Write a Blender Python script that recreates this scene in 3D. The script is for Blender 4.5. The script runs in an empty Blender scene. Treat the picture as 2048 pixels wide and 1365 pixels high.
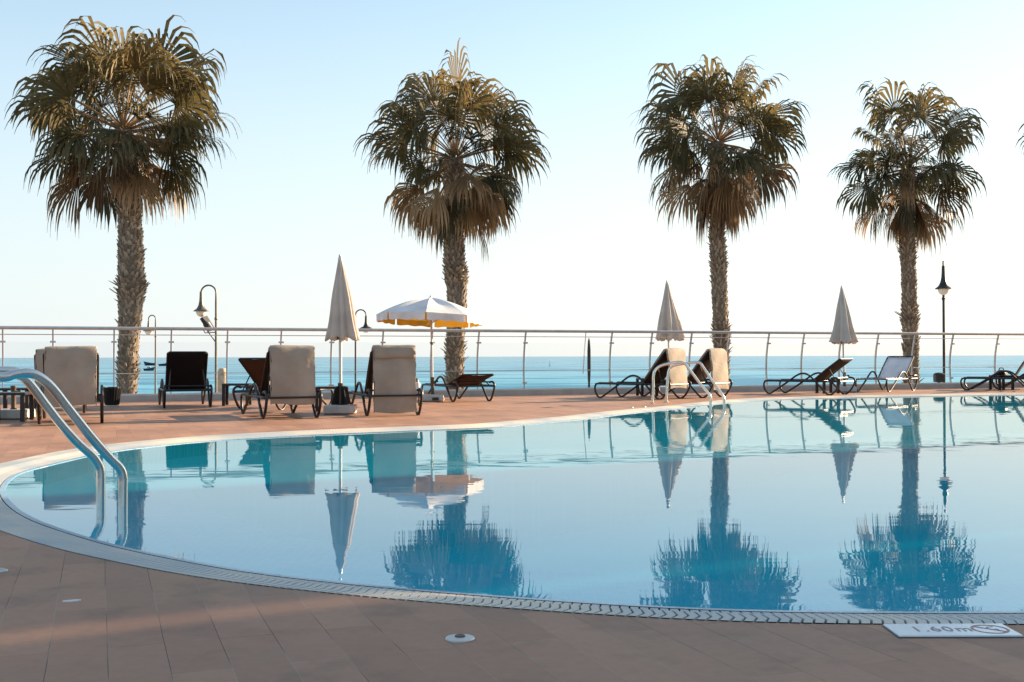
import bpy, bmesh, math, random
from mathutils import Vector, Matrix
R = math.radians
sc = bpy.context.scene
col = sc.collection
V = Vector
# ---------------------------------------------------------------- camera
F = 2276.0; CAMH = 0.85; PITCH = math.atan(31.0/F); ROLL = 5.0/2048
rt = V((1, 0, 0)); f0 = V((0, math.cos(PITCH), math.sin(PITCH))); u0 = V((0, -math.sin(PITCH), math.cos(PITCH)))
RT = rt*math.cos(ROLL) - u0*math.sin(ROLL); UP = u0*math.cos(ROLL) + rt*math.sin(ROLL)
cam = bpy.data.cameras.new('camera'); camo = bpy.data.objects.new('camera', cam); col.objects.link(camo)
m = Matrix((RT, UP, -f0)).transposed().to_4x4(); m.translation = V((0, 0, CAMH)); camo.matrix_world = m
cam.lens = 36*F/2048; cam.sensor_width = 36; cam.clip_start = 0.05; cam.clip_end = 200000
sc.camera = camo
# ---------------------------------------------------------------- sky, sun, exposure
SUN_EL = R(16.0); SUN_AZ = math.atan2(0.88, 0.475)      # azimuth from +Y towards +X
w = bpy.data.worlds.new('World'); sc.world = w; w.use_nodes = True
wn = w.node_tree.nodes; wl = w.node_tree.links
bg = wn['Background']
sky = wn.new('ShaderNodeTexSky'); sky.sky_type = 'NISHITA'; sky.sun_disc = False
sky.sun_elevation = SUN_EL; sky.sun_rotation = SUN_AZ
sky.altitude = 0; sky.air_density = 1.0; sky.dust_density = 0.6; sky.ozone_density = 1.5
hs = wn.new('ShaderNodeHueSaturation'); hs.inputs['Saturation'].default_value = 1.0; hs.inputs['Value'].default_value = 1.36
wtn = wn.new('ShaderNodeMixRGB'); wtn.blend_type = 'MULTIPLY'; wtn.inputs[0].default_value = 1; wtn.inputs[2].default_value = (0.92, 1.08, 1.04, 1)
wl.new(sky.outputs[0], wtn.inputs[1]); wl.new(wtn.outputs[0], hs.inputs['Color'])
# pale sea-haze band low in the sky
wtc = wn.new('ShaderNodeTexCoord'); wsx = wn.new('ShaderNodeSeparateXYZ'); wl.new(wtc.outputs['Generated'], wsx.inputs[0])
wmr = wn.new('ShaderNodeMapRange'); wmr.interpolation_type = 'SMOOTHSTEP'; wmr.inputs['From Min'].default_value = -0.02; wmr.inputs['From Max'].default_value = 0.40
wmr.inputs['To Min'].default_value = 0.92; wmr.inputs['To Max'].default_value = 0.22; wl.new(wsx.outputs[2], wmr.inputs['Value'])
wdt = wn.new('ShaderNodeVectorMath'); wdt.operation = 'DOT_PRODUCT'; wl.new(wtc.outputs['Generated'], wdt.inputs[0])
wdt.inputs[1].default_value = (math.sin(SUN_AZ), math.cos(SUN_AZ), 0)
wm2 = wn.new('ShaderNodeMapRange'); wm2.inputs['From Min'].default_value = -0.2; wm2.inputs['From Max'].default_value = 1.0; wl.new(wdt.outputs['Value'], wm2.inputs['Value'])
wcr = wn.new('ShaderNodeMixRGB'); wcr.inputs[1].default_value = (4.25, 4.7, 5.05, 1); wcr.inputs[2].default_value = (6.1, 5.8, 5.5, 1); wl.new(wm2.outputs[0], wcr.inputs[0])
wmx = wn.new('ShaderNodeMixRGB'); wl.new(wmr.outputs[0], wmx.inputs[0]); wl.new(hs.outputs[0], wmx.inputs[1]); wl.new(wcr.outputs[0], wmx.inputs[2])
wl.new(wmx.outputs[0], bg.inputs[0]); bg.inputs[1].default_value = 0.062
sl = bpy.data.lights.new('sun', 'SUN'); sl.energy = 5.0; sl.angle = R(0.53); sl.color = (1.0, 0.77, 0.52)
so = bpy.data.objects.new('sun', sl); col.objects.link(so)
sd = V((math.sin(SUN_AZ)*math.cos(SUN_EL), math.cos(SUN_AZ)*math.cos(SUN_EL), math.sin(SUN_EL)))
so.rotation_euler = sd.to_track_quat('Z', 'Y').to_euler()
vs = sc.view_settings
vs.view_transform = 'Standard'; vs.look = 'None'; vs.gamma = 1.0; vs.use_curve_mapping = False
vs.exposure = 1.6

# ---------------------------------------------------------------- pixel helpers (2048 x 1365 photograph)
def ray(px, py):
    return f0 + RT*((px-1024)/F) + UP*((682.5-py)/F)
def G(px, py, z=0.0):
    d = ray(px, py); t = (z-CAMH)/d.z
    return V((d.x*t, d.y*t, z))
def AT(px, py, Y):
    d = ray(px, py); t = Y/d.y
    return V((d.x*t, Y, CAMH+d.z*t))
def PL(px, py, a, b):
    """hit the vertical plane through ground points a and b"""
    n = V((-(b.y-a.y), b.x-a.x, 0)); d = ray(px, py)
    o = V((0, 0, CAMH)); t = n.dot(a-o)/n.dot(d); return o+d*t

# ---------------------------------------------------------------- mesh helpers
class MB:
    def __init__(s): s.v = []; s.f = []; s.c = []
    def quad(s, a, b, c, d): n = len(s.v); s.v += [a, b, c, d]; s.f.append((n, n+1, n+2, n+3))
    def face(s, pts): n = len(s.v); s.v += list(pts); s.f.append(tuple(range(n, n+len(pts))))
    def box(s, c, size, rz=0.0, rot=None, taper=1.0):
        M = rot if rot is not None else Matrix.Rotation(rz, 3, 'Z')
        h = V(size)*0.5; n = len(s.v); c = V(c)
        for dz in (-1, 1):
            k = taper if dz > 0 else 1.0
            for dx, dy in ((-1, -1), (1, -1), (1, 1), (-1, 1)):
                s.v.append(c + M @ V((dx*h.x*k, dy*h.y*k, dz*h.z)))
        for q in ((0, 3, 2, 1), (4, 5, 6, 7), (0, 1, 5, 4), (1, 2, 6, 5), (2, 3, 7, 6), (3, 0, 4, 7)):
            s.f.append(tuple(n+i for i in q))
    def tube(s, path, r, seg=10, closed=False, cap=True, flat=1.0):
        path = [V(p) for p in path]; N = len(path); n0 = len(s.v)
        rr = r if isinstance(r, (list, tuple)) else [r]*N
        up = None
        for i, p in enumerate(path):
            if closed: t = path[(i+1) % N]-path[i-1]
            else: t = path[min(i+1, N-1)]-path[max(i-1, 0)]
            t.normalize()
            if up is None:
                up = V((0, 0, 1)) if abs(t.z) < 0.95 else V((1, 0, 0))
            a = t.cross(up); a.normalize(); up = a.cross(t); up.normalize()
            for k in range(seg):
                th = 2*math.pi*k/seg
                s.v.append(p + a*(math.cos(th)*rr[i]) + up*(math.sin(th)*rr[i]*flat))
        for i in range(N if closed else N-1):
            j = (i+1) % N
            for k in range(seg):
                l = (k+1) % seg
                s.f.append((n0+i*seg+k, n0+i*seg+l, n0+j*seg+l, n0+j*seg+k))
        if cap and not closed:
            s.f.append(tuple(n0+k for k in reversed(range(seg))))
            s.f.append(tuple(n0+(N-1)*seg+k for k in range(seg)))
    def lathe(s, prof, c=(0, 0, 0), seg=20, wob=None):
        n0 = len(s.v); c = V(c)
        for j, (r, z) in enumerate(prof):
            for k in range(seg):
                th = 2*math.pi*k/seg; q = r if wob is None else r*wob(th, j/(len(prof)-1.0))
                dz = 0
                s.v.append(c+V((math.cos(th)*q, math.sin(th)*q, z+dz)))
        for j in range(len(prof)-1):
            for k in range(seg):
                l = (k+1) % seg
                s.f.append((n0+j*seg+k, n0+j*seg+l, n0+(j+1)*seg+l, n0+(j+1)*seg+k))
    def build(s, name, mat, parent=None, smooth=True, bevel=0.0, angle=40, loc=None):
        me = bpy.data.meshes.new(name); me.from_pydata([tuple(v) for v in s.v], [], s.f)
        if s.c:
            at = me.color_attributes.new('tone', 'FLOAT_COLOR', 'POINT')
            for i, cc in enumerate(s.c): at.data[i].color = (cc, cc, cc, 1)
        if smooth and not s.c:
            b_ = bmesh.new(); b_.from_mesh(me); bmesh.ops.remove_doubles(b_, verts=b_.verts, dist=2e-5); b_.to_mesh(me); b_.free()
        me.validate(); me.update()
        return link(name, me, mat, parent, smooth, bevel, angle, loc)
def link(name, me, mat, parent=None, smooth=True, bevel=0.0, angle=40, loc=None):
    if mat is not None and not me.materials: me.materials.append(mat)
    if smooth and hasattr(me, 'set_sharp_from_angle'):
        me.polygons.foreach_set('use_smooth', [True]*len(me.polygons)); me.set_sharp_from_angle(angle=R(angle))
    o = bpy.data.objects.new(name, me); col.objects.link(o)
    if parent is not None: o.parent = parent
    if loc is not None: o.location = loc
    if bevel > 0:
        b = o.modifiers.new('bevel', 'BEVEL'); b.width = bevel; b.segments = 2; b.limit_method = 'ANGLE'; b.angle_limit = R(40)
    return o
def thing(name, label, cat, loc=(0, 0, 0), rz=0.0, group=None):
    o = bpy.data.objects.new(name, None); col.objects.link(o); o.location = loc; o.rotation_euler = (0, 0, rz)
    o.empty_display_size = 0.1; return tag(o, label, cat, group)
def tag(o, label, cat, group=None):
    o['label'] = label; o['category'] = cat
    if group: o['group'] = group
    return o
def struct(o, label=None):
    o['kind'] = 'structure'
    if label: o['label'] = label; o['category'] = o.name.split('.')[0].replace('_', ' ')
    return o
def cr(pts, n=6, closed=False):
    pts = [V(p) for p in pts]; N = len(pts); out = []
    rng = range(N) if closed else range(N-1)
    for i in rng:
        if closed: p0, p1, p2, p3 = pts[i-1], pts[i], pts[(i+1) % N], pts[(i+2) % N]
        else: p0, p1, p2, p3 = pts[max(i-1, 0)], pts[i], pts[i+1], pts[min(i+2, N-1)]
        for k in range(n):
            t = k/n
            out.append(0.5*((2*p1)+(p2-p0)*t+(2*p0-5*p1+4*p2-p3)*t*t+(3*p1-p0-3*p2+p3)*t**3))
    if not closed: out.append(pts[-1])
    return out

# ---------------------------------------------------------------- materials
def mat(name, colr=(0.5, 0.5, 0.5), rough=0.6, metal=0.0, var=0.0, scale=8.0, bump=0.0, bscale=40.0, col2=None, spec=0.5, coord='Object'):
    M = bpy.data.materials.new(name); M.use_nodes = True; nt = M.node_tree; b = nt.nodes['Principled BSDF']
    b.inputs['Base Color'].default_value = (*colr, 1); b.inputs['Roughness'].default_value = rough
    b.inputs['Metallic'].default_value = metal; b.inputs['Specular IOR Level'].default_value = spec
    tc = nt.nodes.new('ShaderNodeTexCoord')
    if var > 0 or col2:
        n = nt.nodes.new('ShaderNodeTexNoise'); n.inputs['Scale'].default_value = scale; n.inputs['Detail'].default_value = 6
        nt.links.new(tc.outputs[coord], n.inputs['Vector'])
        r = nt.nodes.new('ShaderNodeValToRGB'); nt.links.new(n.outputs['Fac'], r.inputs[0])
        c2 = col2 if col2 else tuple(min(1, c*(1+var)) for c in colr)
        c1 = colr if col2 else tuple(c*(1-var) for c in colr)
        r.color_ramp.elements[0].position = 0.35; r.color_ramp.elements[1].position = 0.65
        r.color_ramp.elements[0].color = (*c1, 1); r.color_ramp.elements[1].color = (*c2, 1)
        nt.links.new(r.outputs[0], b.inputs['Base Color'])
    if bump > 0:
        n = nt.nodes.new('ShaderNodeTexNoise'); n.inputs['Scale'].default_value = bscale; n.inputs['Detail'].default_value = 4
        nt.links.new(tc.outputs[coord], n.inputs['Vector'])
        bp = nt.nodes.new('ShaderNodeBump'); bp.inputs['Strength'].default_value = bump; bp.inputs['Distance'].default_value = 0.01
        nt.links.new(n.outputs['Fac'], bp.inputs['Height']); nt.links.new(bp.outputs[0], b.inputs['Normal'])
    return M
M = {}
M['steel'] = mat('brushed_steel', (0.70, 0.66, 0.61), 0.24, 1.0, bump=0.03, bscale=60)
M['railsteel'] = mat('rail_steel', (0.55, 0.53, 0.51), 0.42, 0.7, var=0.08)
M['darkframe'] = mat('dark_brown_lacquer', (0.018, 0.013, 0.012), 0.42, 0.1, var=0.2)
M['bronze'] = mat('bronze_stub', (0.11, 0.085, 0.065), 0.5, 0.4, var=0.2)
M['lamp'] = mat('grey_green_lamp_paint', (0.15, 0.13, 0.105), 0.45, 0.3, var=0.15)
M['lampdark'] = mat('dark_lamp_paint', (0.035, 0.03, 0.028), 0.45, 0.3, var=0.15)
M['concrete'] = mat('white_concrete', (0.50, 0.47, 0.44), 0.8, var=0.12, scale=6, bump=0.3, bscale=60)
M['kerb'] = mat('kerb_plaster', (0.44, 0.40, 0.37), 0.8, var=0.1, scale=3, bump=0.3)
M['stone'] = mat('beige_stone', (0.50, 0.40, 0.28), 0.85, var=0.25, scale=7, bump=0.8, bscale=12)
M['black'] = mat('black_plastic', (0.012, 0.012, 0.013), 0.45, var=0.2)
M['pave'] = mat('promenade_paving', (0.34, 0.30, 0.26), 0.85, var=0.15, scale=0.8, bump=0.2)
M['polewhite'] = mat('white_pole_paint', (0.66, 0.62, 0.57), 0.4, var=0.05)
M['wall'] = mat('cream_render', (0.55, 0.50, 0.44), 0.85, var=0.06, scale=0.7)
M['signwhite'] = mat('glazed_white_tile', (0.78, 0.78, 0.79), 0.25, var=0.04, scale=30)
M['signink'] = mat('faded_grey_ink', (0.24, 0.21, 0.22), 0.5)
M['signred'] = mat('faded_red_ink', (0.36, 0.17, 0.17), 0.5)
M['hull'] = mat('dark_blue_hull', (0.01, 0.03, 0.05), 0.4)
M['boatwhite'] = mat('boat_white', (0.75, 0.75, 0.75), 0.4)

def cloth(name, c1, trans, tcol=None, fine=220.0, wr=0.25, wscale=3.0):
    m = bpy.data.materials.new(name); m.use_nodes = True; nt = m.node_tree; b = nt.nodes['Principled BSDF']
    b.inputs['Roughness'].default_value = 0.85; b.inputs['Specular IOR Level'].default_value = 0.2
    tc = nt.nodes.new('ShaderNodeTexCoord')
    n = nt.nodes.new('ShaderNodeTexNoise'); n.inputs['Scale'].default_value = wscale; n.inputs['Detail'].default_value = 5
    nt.links.new(tc.outputs['Object'], n.inputs['Vector'])
    r = nt.nodes.new('ShaderNodeValToRGB'); r.color_ramp.elements[0].position = 0.3; r.color_ramp.elements[1].position = 0.7
    r.color_ramp.elements[0].color = (*[c*0.80 for c in c1], 1); r.color_ramp.elements[1].color = (*[min(1, c*1.12) for c in c1], 1)
    nt.links.new(n.outputs['Fac'], r.inputs[0]); nt.links.new(r.outputs[0], b.inputs['Base Color'])
    n2 = nt.nodes.new('ShaderNodeTexNoise'); n2.inputs['Scale'].default_value = 5.0; n2.inputs['Distortion'].default_value = 1.2
    nt.links.new(tc.outputs['Object'], n2.inputs['Vector'])
    bp = nt.nodes.new('ShaderNodeBump'); bp.inputs['Strength'].default_value = wr; bp.inputs['Distance'].default_value = 0.03
    nt.links.new(n2.outputs['Fac'], bp.inputs['Height']); nt.links.new(bp.outputs[0], b.inputs['Normal'])
    if trans > 0:
        t = nt.nodes.new('ShaderNodeBsdfTranslucent'); t.inputs[0].default_value = (*(tcol or c1), 1)
        mx = nt.nodes.new('ShaderNodeMixShader'); mx.inputs[0].default_value = trans
        nt.links.new(b.outputs[0], mx.inputs[1]); nt.links.new(t.outputs[0], mx.inputs[2])
        nt.links.new(mx.outputs[0], nt.nodes['Material Output'].inputs[0])
    return m
M['cushion'] = cloth('beige_cushion_cloth', (0.385, 0.315, 0.25), 0.0, wr=0.32)
M['umbcloth'] = cloth('off_white_parasol_cloth', (0.68, 0.60, 0.54), 0.30, (0.82, 0.70, 0.56))
M['umbtop'] = cloth('white_parasol_cloth', (0.80, 0.79, 0.79), 0.14, (0.85, 0.75, 0.6), wr=0.08)
M['lining'] = cloth('yellow_lining_cloth', (0.92, 0.60, 0.10), 0.6, (1.0, 0.70, 0.12))
M['sling'] = cloth('brown_sling_mesh', (0.045, 0.026, 0.018), 0.30, (0.20, 0.095, 0.05), wr=0.05)
M['slingblack'] = cloth('black_sling_mesh', (0.012, 0.008, 0.007), 0.06, (0.03, 0.015, 0.01), wr=0.05)
M['slinggrey'] = cloth('grey_sling_mesh', (0.66, 0.66, 0.70), 0.1, wr=0.05)

def glassmat(name, tint, ior=1.35):
    m = bpy.data.materials.new(name); m.use_nodes = True; nt = m.node_tree; nt.nodes.remove(nt.nodes['Principled BSDF'])
    t = nt.nodes.new('ShaderNodeBsdfTransparent'); t.inputs[0].default_value = (*tint, 1)
    g = nt.nodes.new('ShaderNodeBsdfGlossy'); g.inputs['Roughness'].default_value = 0.02
    fr = nt.nodes.new('ShaderNodeFresnel'); fr.inputs[0].default_value = ior
    mx = nt.nodes.new('ShaderNodeMixShader'); nt.links.new(fr.outputs[0], mx.inputs[0])
    nt.links.new(t.outputs[0], mx.inputs[1]); nt.links.new(g.outputs[0], mx.inputs[2])
    nt.links.new(mx.outputs[0], nt.nodes['Material Output'].inputs[0]); return m
M['glass'] = glassmat('balustrade_glass', (0.95, 0.965, 0.965))
gl = bpy.data.materials.new('frosted_lamp_glass'); gl.use_nodes = True
gb = gl.node_tree.nodes['Principled BSDF']; gb.inputs['Base Color'].default_value = (0.85, 0.78, 0.66, 1); gb.inputs['Roughness'].default_value = 0.4
gb.inputs['Subsurface Weight'].default_value = 0.3
M['globe'] = gl

def deckmat():
    m = bpy.data.materials.new('plank_tile_deck'); m.use_nodes = True; nt = m.node_tree; b = nt.nodes['Principled BSDF']
    L = nt.links; N = nt.nodes.new
    tc = N('ShaderNodeTexCoord'); mp = N('ShaderNodeMapping'); mp.inputs['Rotation'].default_value = (0, 0, R(-(90+19.95)))
    mp.inputs['Location'].default_value = (0.13, 0.022, 0)
    L.new(tc.outputs['Object'], mp.inputs['Vector'])
    # slightly wavering joints
    wz = N('ShaderNodeTexNoise'); wz.inputs['Scale'].default_value = 2.5; L.new(tc.outputs['Object'], wz.inputs['Vector'])
    ws = N('ShaderNodeVectorMath'); ws.operation = 'SCALE'; ws.inputs['Scale'].default_value = 0.006; L.new(wz.outputs['Color'], ws.inputs[0])
    wa = N('ShaderNodeVectorMath'); L.new(mp.outputs[0], wa.inputs[0]); L.new(ws.outputs[0], wa.inputs[1])
    br = N('ShaderNodeTexBrick'); br.offset = 0.38; br.offset_frequency = 2; br.squash = 1.0
    br.inputs['Scale'].default_value = 1.0; br.inputs['Brick Width'].default_value = 0.92; br.inputs['Row Height'].default_value = 0.160
    br.inputs['Mortar Size'].default_value = 0.0014; br.inputs['Mortar Smooth'].default_value = 0.3; br.inputs['Bias'].default_value = 0.0
    br.inputs['Color1'].default_value = (0.395, 0.212, 0.132, 1); br.inputs['Color2'].default_value = (0.325, 0.170, 0.108, 1)
    br.inputs['Mortar'].default_value = (0.5, 0.5, 0.5, 1)
    L.new(wa.outputs[0], br.inputs['Vector'])
    # joints: part light grout, part dark gap
    jn = N('ShaderNodeTexNoise'); jn.inputs['Scale'].default_value = 1.3; jn.inputs['Detail'].default_value = 3; L.new(mp.outputs[0], jn.inputs['Vector'])
    jr = N('ShaderNodeValToRGB'); jr.color_ramp.elements[0].position = 0.45; jr.color_ramp.elements[1].position = 0.55
    jr.color_ramp.elements[0].color = (0.09, 0.055, 0.04, 1); jr.color_ramp.elements[1].color = (0.36, 0.26, 0.19, 1)
    L.new(jn.outputs['Fac'], jr.inputs[0])
    # large and small mottling
    n1 = N('ShaderNodeTexNoise'); n1.inputs['Scale'].default_value = 1.1; n1.inputs['Detail'].default_value = 8; L.new(tc.outputs['Object'], n1.inputs['Vector'])
    n2 = N('ShaderNodeTexNoise'); n2.inputs['Scale'].default_value = 26; n2.inputs['Detail'].default_value = 5; L.new(tc.outputs['Object'], n2.inputs['Vector'])
    r1 = N('ShaderNodeMapRange'); r1.inputs['To Min'].default_value = 0.60; r1.inputs['To Max'].default_value = 1.40; L.new(n1.outputs['Fac'], r1.inputs['Value'])
    r2 = N('ShaderNodeMapRange'); r2.inputs['To Min'].default_value = 0.86; r2.inputs['To Max'].default_value = 1.14; L.new(n2.outputs['Fac'], r2.inputs['Value'])
    mu = N('ShaderNodeMath'); mu.operation = 'MULTIPLY'; L.new(r1.outputs[0], mu.inputs[0]); L.new(r2.outputs[0], mu.inputs[1])
    vm = N('ShaderNodeVectorMath'); vm.operation = 'SCALE'; L.new(br.outputs['Color'], vm.inputs[0]); L.new(mu.outputs[0], vm.inputs['Scale'])
    mx = N('ShaderNodeMixRGB'); L.new(br.outputs['Fac'], mx.inputs[0]); L.new(vm.outputs[0], mx.inputs[1]); L.new(jr.outputs[0], mx.inputs[2])
    n5 = N('ShaderNodeTexNoise'); n5.inputs['Scale'].default_value = 3.2; n5.inputs['Detail'].default_value = 9; n5.inputs['Roughness'].default_value = 0.62; L.new(tc.outputs['Object'], n5.inputs['Vector'])
    r5 = N('ShaderNodeValToRGB'); r5.color_ramp.elements[0].position = 0.52; r5.color_ramp.elements[1].position = 0.72
    r5.color_ramp.elements[0].color = (1, 1, 1, 1); r5.color_ramp.elements[1].color = (0.62, 0.64, 0.66, 1); L.new(n5.outputs['Fac'], r5.inputs[0])
    m5 = N('ShaderNodeMixRGB'); m5.blend_type = 'MULTIPLY'; m5.inputs[0].default_value = 0.8; L.new(mx.outputs[0], m5.inputs[1]); L.new(r5.outputs[0], m5.inputs[2])
    L.new(m5.outputs[0], b.inputs['Base Color'])
    rr = N('ShaderNodeMapRange'); rr.inputs['To Min'].default_value = 0.45; rr.inputs['To Max'].default_value = 0.75; L.new(n1.outputs['Fac'], rr.inputs['Value'])
    L.new(rr.outputs[0], b.inputs['Roughness']); b.inputs['Specular IOR Level'].default_value = 0.35
    inv = N('ShaderNodeMath'); inv.operation = 'MULTIPLY_ADD'; inv.inputs[1].default_value = -1.0; L.new(br.outputs['Fac'], inv.inputs[0])
    sc2 = N('ShaderNodeMath'); sc2.operation = 'MULTIPLY'; sc2.inputs[1].default_value = 0.25; L.new(n2.outputs['Fac'], sc2.inputs[0]); L.new(sc2.outputs[0], inv.inputs[2])
    bp = N('ShaderNodeBump'); bp.inputs['Strength'].default_value = 0.5; bp.inputs['Distance'].default_value = 0.004
    L.new(inv.outputs[0], bp.inputs['Height']); L.new(bp.outputs[0], b.inputs['Normal'])
    return m
M['deck'] = deckmat()

def mosaic(name, c1, c2, grout, size):
    m = bpy.data.materials.new(name); m.use_nodes = True; nt = m.node_tree; b = nt.nodes['Principled BSDF']; L = nt.links; N = nt.nodes.new
    tc = N('ShaderNodeTexCoord')
    br = N('ShaderNodeTexBrick'); br.offset = 0; br.inputs['Scale'].default_value = 1; br.inputs['Brick Width'].default_value = size; br.inputs['Row Height'].default_value = size
    br.inputs['Mortar Size'].default_value = size*0.05; br.inputs['Color1'].default_value = (*c1, 1); br.inputs['Color2'].default_value = (*c2, 1); br.inputs['Mortar'].default_value = (*grout, 1)
    L.new(tc.outputs['Object'], br.inputs['Vector']); L.new(br.outputs['Color'], b.inputs['Base Color'])
    b.inputs['Roughness'].default_value = 0.3
    return m
M['poolfloor'] = mosaic('pool_mosaic', (0.02, 0.86, 0.96), (0.02, 0.86, 0.96), (0.04, 0.88, 0.97), 0.30)
M['ledge'] = mosaic('ledge_mosaic', (0.20, 0.72, 0.96), (0.30, 0.80, 0.97), (0.42, 0.84, 0.97), 0.05)
M['rimtile'] = mosaic('rim_mosaic', (0.12, 0.28, 0.42), (0.22, 0.38, 0.50), (0.38, 0.44, 0.50), 0.04)
M['channel'] = mat('wet_channel', (0.04, 0.09, 0.12), 0.3, var=0.3)
M['slat'] = mat('grating_plastic', (0.68, 0.60, 0.50), 0.7, col2=(0.40, 0.44, 0.46), scale=1.4)

def water(name, tint, scale1, str1, rough, deep=None, stretch=(1, 1, 1), base=None, dist=0.02):
    m = bpy.data.materials.new(name); m.use_nodes = True; nt = m.node_tree; L = nt.links; N = nt.nodes.new
    nt.nodes.remove(nt.nodes['Principled BSDF'])
    tc = N('ShaderNodeTexCoord'); mp = N('ShaderNodeMapping'); mp.inputs['Scale'].default_value = stretch; L.new(tc.outputs['Object'], mp.inputs['Vector'])
    n1 = N('ShaderNodeTexNoise'); n1.inputs['Scale'].default_value = scale1; n1.inputs['Detail'].default_value = 3; n1.inputs['Roughness'].default_value = 0.45
    L.new(mp.outputs[0], n1.inputs['Vector'])
    bp = N('ShaderNodeBump'); bp.inputs['Strength'].default_value = str1; bp.inputs['Distance'].default_value = dist
    L.new(n1.outputs['Fac'], bp.inputs['Height'])
    g = N('ShaderNodeBsdfGlossy'); g.inputs['Roughness'].default_value = rough; L.new(bp.outputs[0], g.inputs['Normal'])
    fr = N('ShaderNodeFresnel'); fr.inputs[0].default_value = 1.33
    if deep is None: L.new(bp.outputs[0], fr.inputs['Normal'])
    if deep is None:
        # clear water with a little cloudiness of its own
        t0 = N('ShaderNodeBsdfTransparent'); t0.inputs[0].default_value = (*tint, 1)
        td = N('ShaderNodeBsdfDiffuse'); td.inputs[0].default_value = (0.01, 0.74, 1.0, 1)
        t = N('ShaderNodeMixShader'); t.inputs[0].default_value = 0.34; L.new(t0.outputs[0], t.inputs[1]); L.new(td.outputs[0], t.inputs[2])
    else:
        t = N('ShaderNodeBsdfDiffuse')
        n3 = N('ShaderNodeTexNoise'); n3.inputs['Scale'].default_value = 0.05; n3.inputs['Detail'].default_value = 6
        mp3 = N('ShaderNodeMapping'); mp3.inputs['Scale'].default_value = (0.35, 0.8, 1); L.new(tc.outputs['Object'], mp3.inputs['Vector']); L.new(mp3.outputs[0], n3.inputs['Vector'])
        r3 = N('ShaderNodeValToRGB'); r3.color_ramp.elements[0].position = 0.42; r3.color_ramp.elements[1].position = 0.58
        r3.color_ramp.elements[0].color = (*tint, 1); r3.color_ramp.elements[1].color = (*deep, 1)
        L.new(n3.outputs['Fac'], r3.inputs[0]); L.new(r3.outputs[0], t.inputs[0])
    mx = N('ShaderNodeMixShader')
    L.new(t.outputs[0], mx.inputs[1]); L.new(g.outputs[0], mx.inputs[2])
    if deep is None:
        pw = N('ShaderNodeMath'); pw.operation = 'POWER'; pw.inputs[1].default_value = 0.84; L.new(fr.outputs[0], pw.inputs[0]); L.new(pw.outputs[0], mx.inputs[0])
    else:
        sc3 = N('ShaderNodeMapRange'); sc3.inputs['From Min'].default_value = 0.80; sc3.inputs['To Min'].default_value = 0.15; sc3.inputs['To Max'].default_value = 0.62
        L.new(fr.outputs[0], sc3.inputs['Value']); L.new(sc3.outputs[0], mx.inputs[0])
    L.new(mx.outputs[0], nt.nodes['Material Output'].inputs[0])
    return m
M['poolwater'] = water('pool_water', (0.90, 1.0, 1.0), 1.6, 0.065, 0.012, stretch=(0.7, 1.6, 1), dist=0.02)
M['sea'] = water('sea_water', (0.015, 0.20, 0.34), 0.25, 1.0, 0.25, deep=(0.14, 0.45, 0.60), stretch=(0.35, 1.0, 1), dist=0.6)

def leafmat(name, ca, cb, cc, trans):
    m = bpy.data.materials.new(name); m.use_nodes = True; nt = m.node_tree; b = nt.nodes['Principled BSDF']; L = nt.links; N = nt.nodes.new
    at = N('ShaderNodeAttribute'); at.attribute_name = 'tone'
    r = N('ShaderNodeValToRGB'); r.color_ramp.elements[0].color = (*ca, 1); r.color_ramp.elements[1].color = (*cc, 1)
    e = r.color_ramp.elements.new(0.5); e.color = (*cb, 1)
    L.new(at.outputs['Fac'], r.inputs[0]); L.new(r.outputs[0], b.inputs['Base Color'])
    b.inputs['Roughness'].default_value = 0.55; b.inputs['Specular IOR Level'].default_value = 0.35
    t = N('ShaderNodeBsdfTranslucent'); L.new(r.outputs[0], t.inputs[0])
    mx = N('ShaderNodeMixShader'); mx.inputs[0].default_value = trans
    L.new(b.outputs[0], mx.inputs[1]); L.new(t.outputs[0], mx.inputs[2]); L.new(mx.outputs[0], nt.nodes['Material Output'].inputs[0])
    return m
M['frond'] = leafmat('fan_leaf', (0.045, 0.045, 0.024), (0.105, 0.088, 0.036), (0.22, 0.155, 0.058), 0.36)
M['dead'] = leafmat('dry_leaf', (0.14, 0.085, 0.045), (0.26, 0.155, 0.075), (0.40, 0.26, 0.13), 0.35)
M['bark'] = leafmat('palm_bark', (0.07, 0.048, 0.035), (0.25, 0.185, 0.13), (0.48, 0.38, 0.28), 0.0)

# ================================================================ SETTING
ZW = -0.03
def railY(x): return 24.75+0.40*x
RD = V((1, 0.4, 0)).normalized(); RN = V((0.4, -1, 0)).normalized()     # along the rail / towards the pool
# ---- pool outline (water edge)
inner_px = [(2048, 1225), (1687, 1225), (1424, 1220), (1161, 1205), (897, 1186), (700, 1168), (518, 1147), (370, 1121), (237, 1093), (148, 1067), (74, 1041), (28, 1012), (10, 983), (22, 961), (44, 947), (84, 936), (176, 914), (237, 903), (338, 891),
            (458, 880), (538, 876), (624, 871), (745, 866), (891, 860), (990, 856), (1058, 849.7), (1170, 839.6), (1230, 832), (1293, 825), (1373, 817), (1464, 806.5), (1537, 801), (1702, 796), (1884, 793), (2048, 790.5)]
ip = [G(x, y, ZW) for x, y in inner_px]
ip += [V((13.4, 24.2, ZW)), V((15.3, 21.5, ZW)), V((15.6, 15, ZW)), V((15.0, 8.5, ZW)), V((12.5, 5.2, ZW)), V((8, 4.0, ZW)), V((4.5, 3.95, ZW))]
crv = cr(ip, 10, closed=True)
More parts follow.
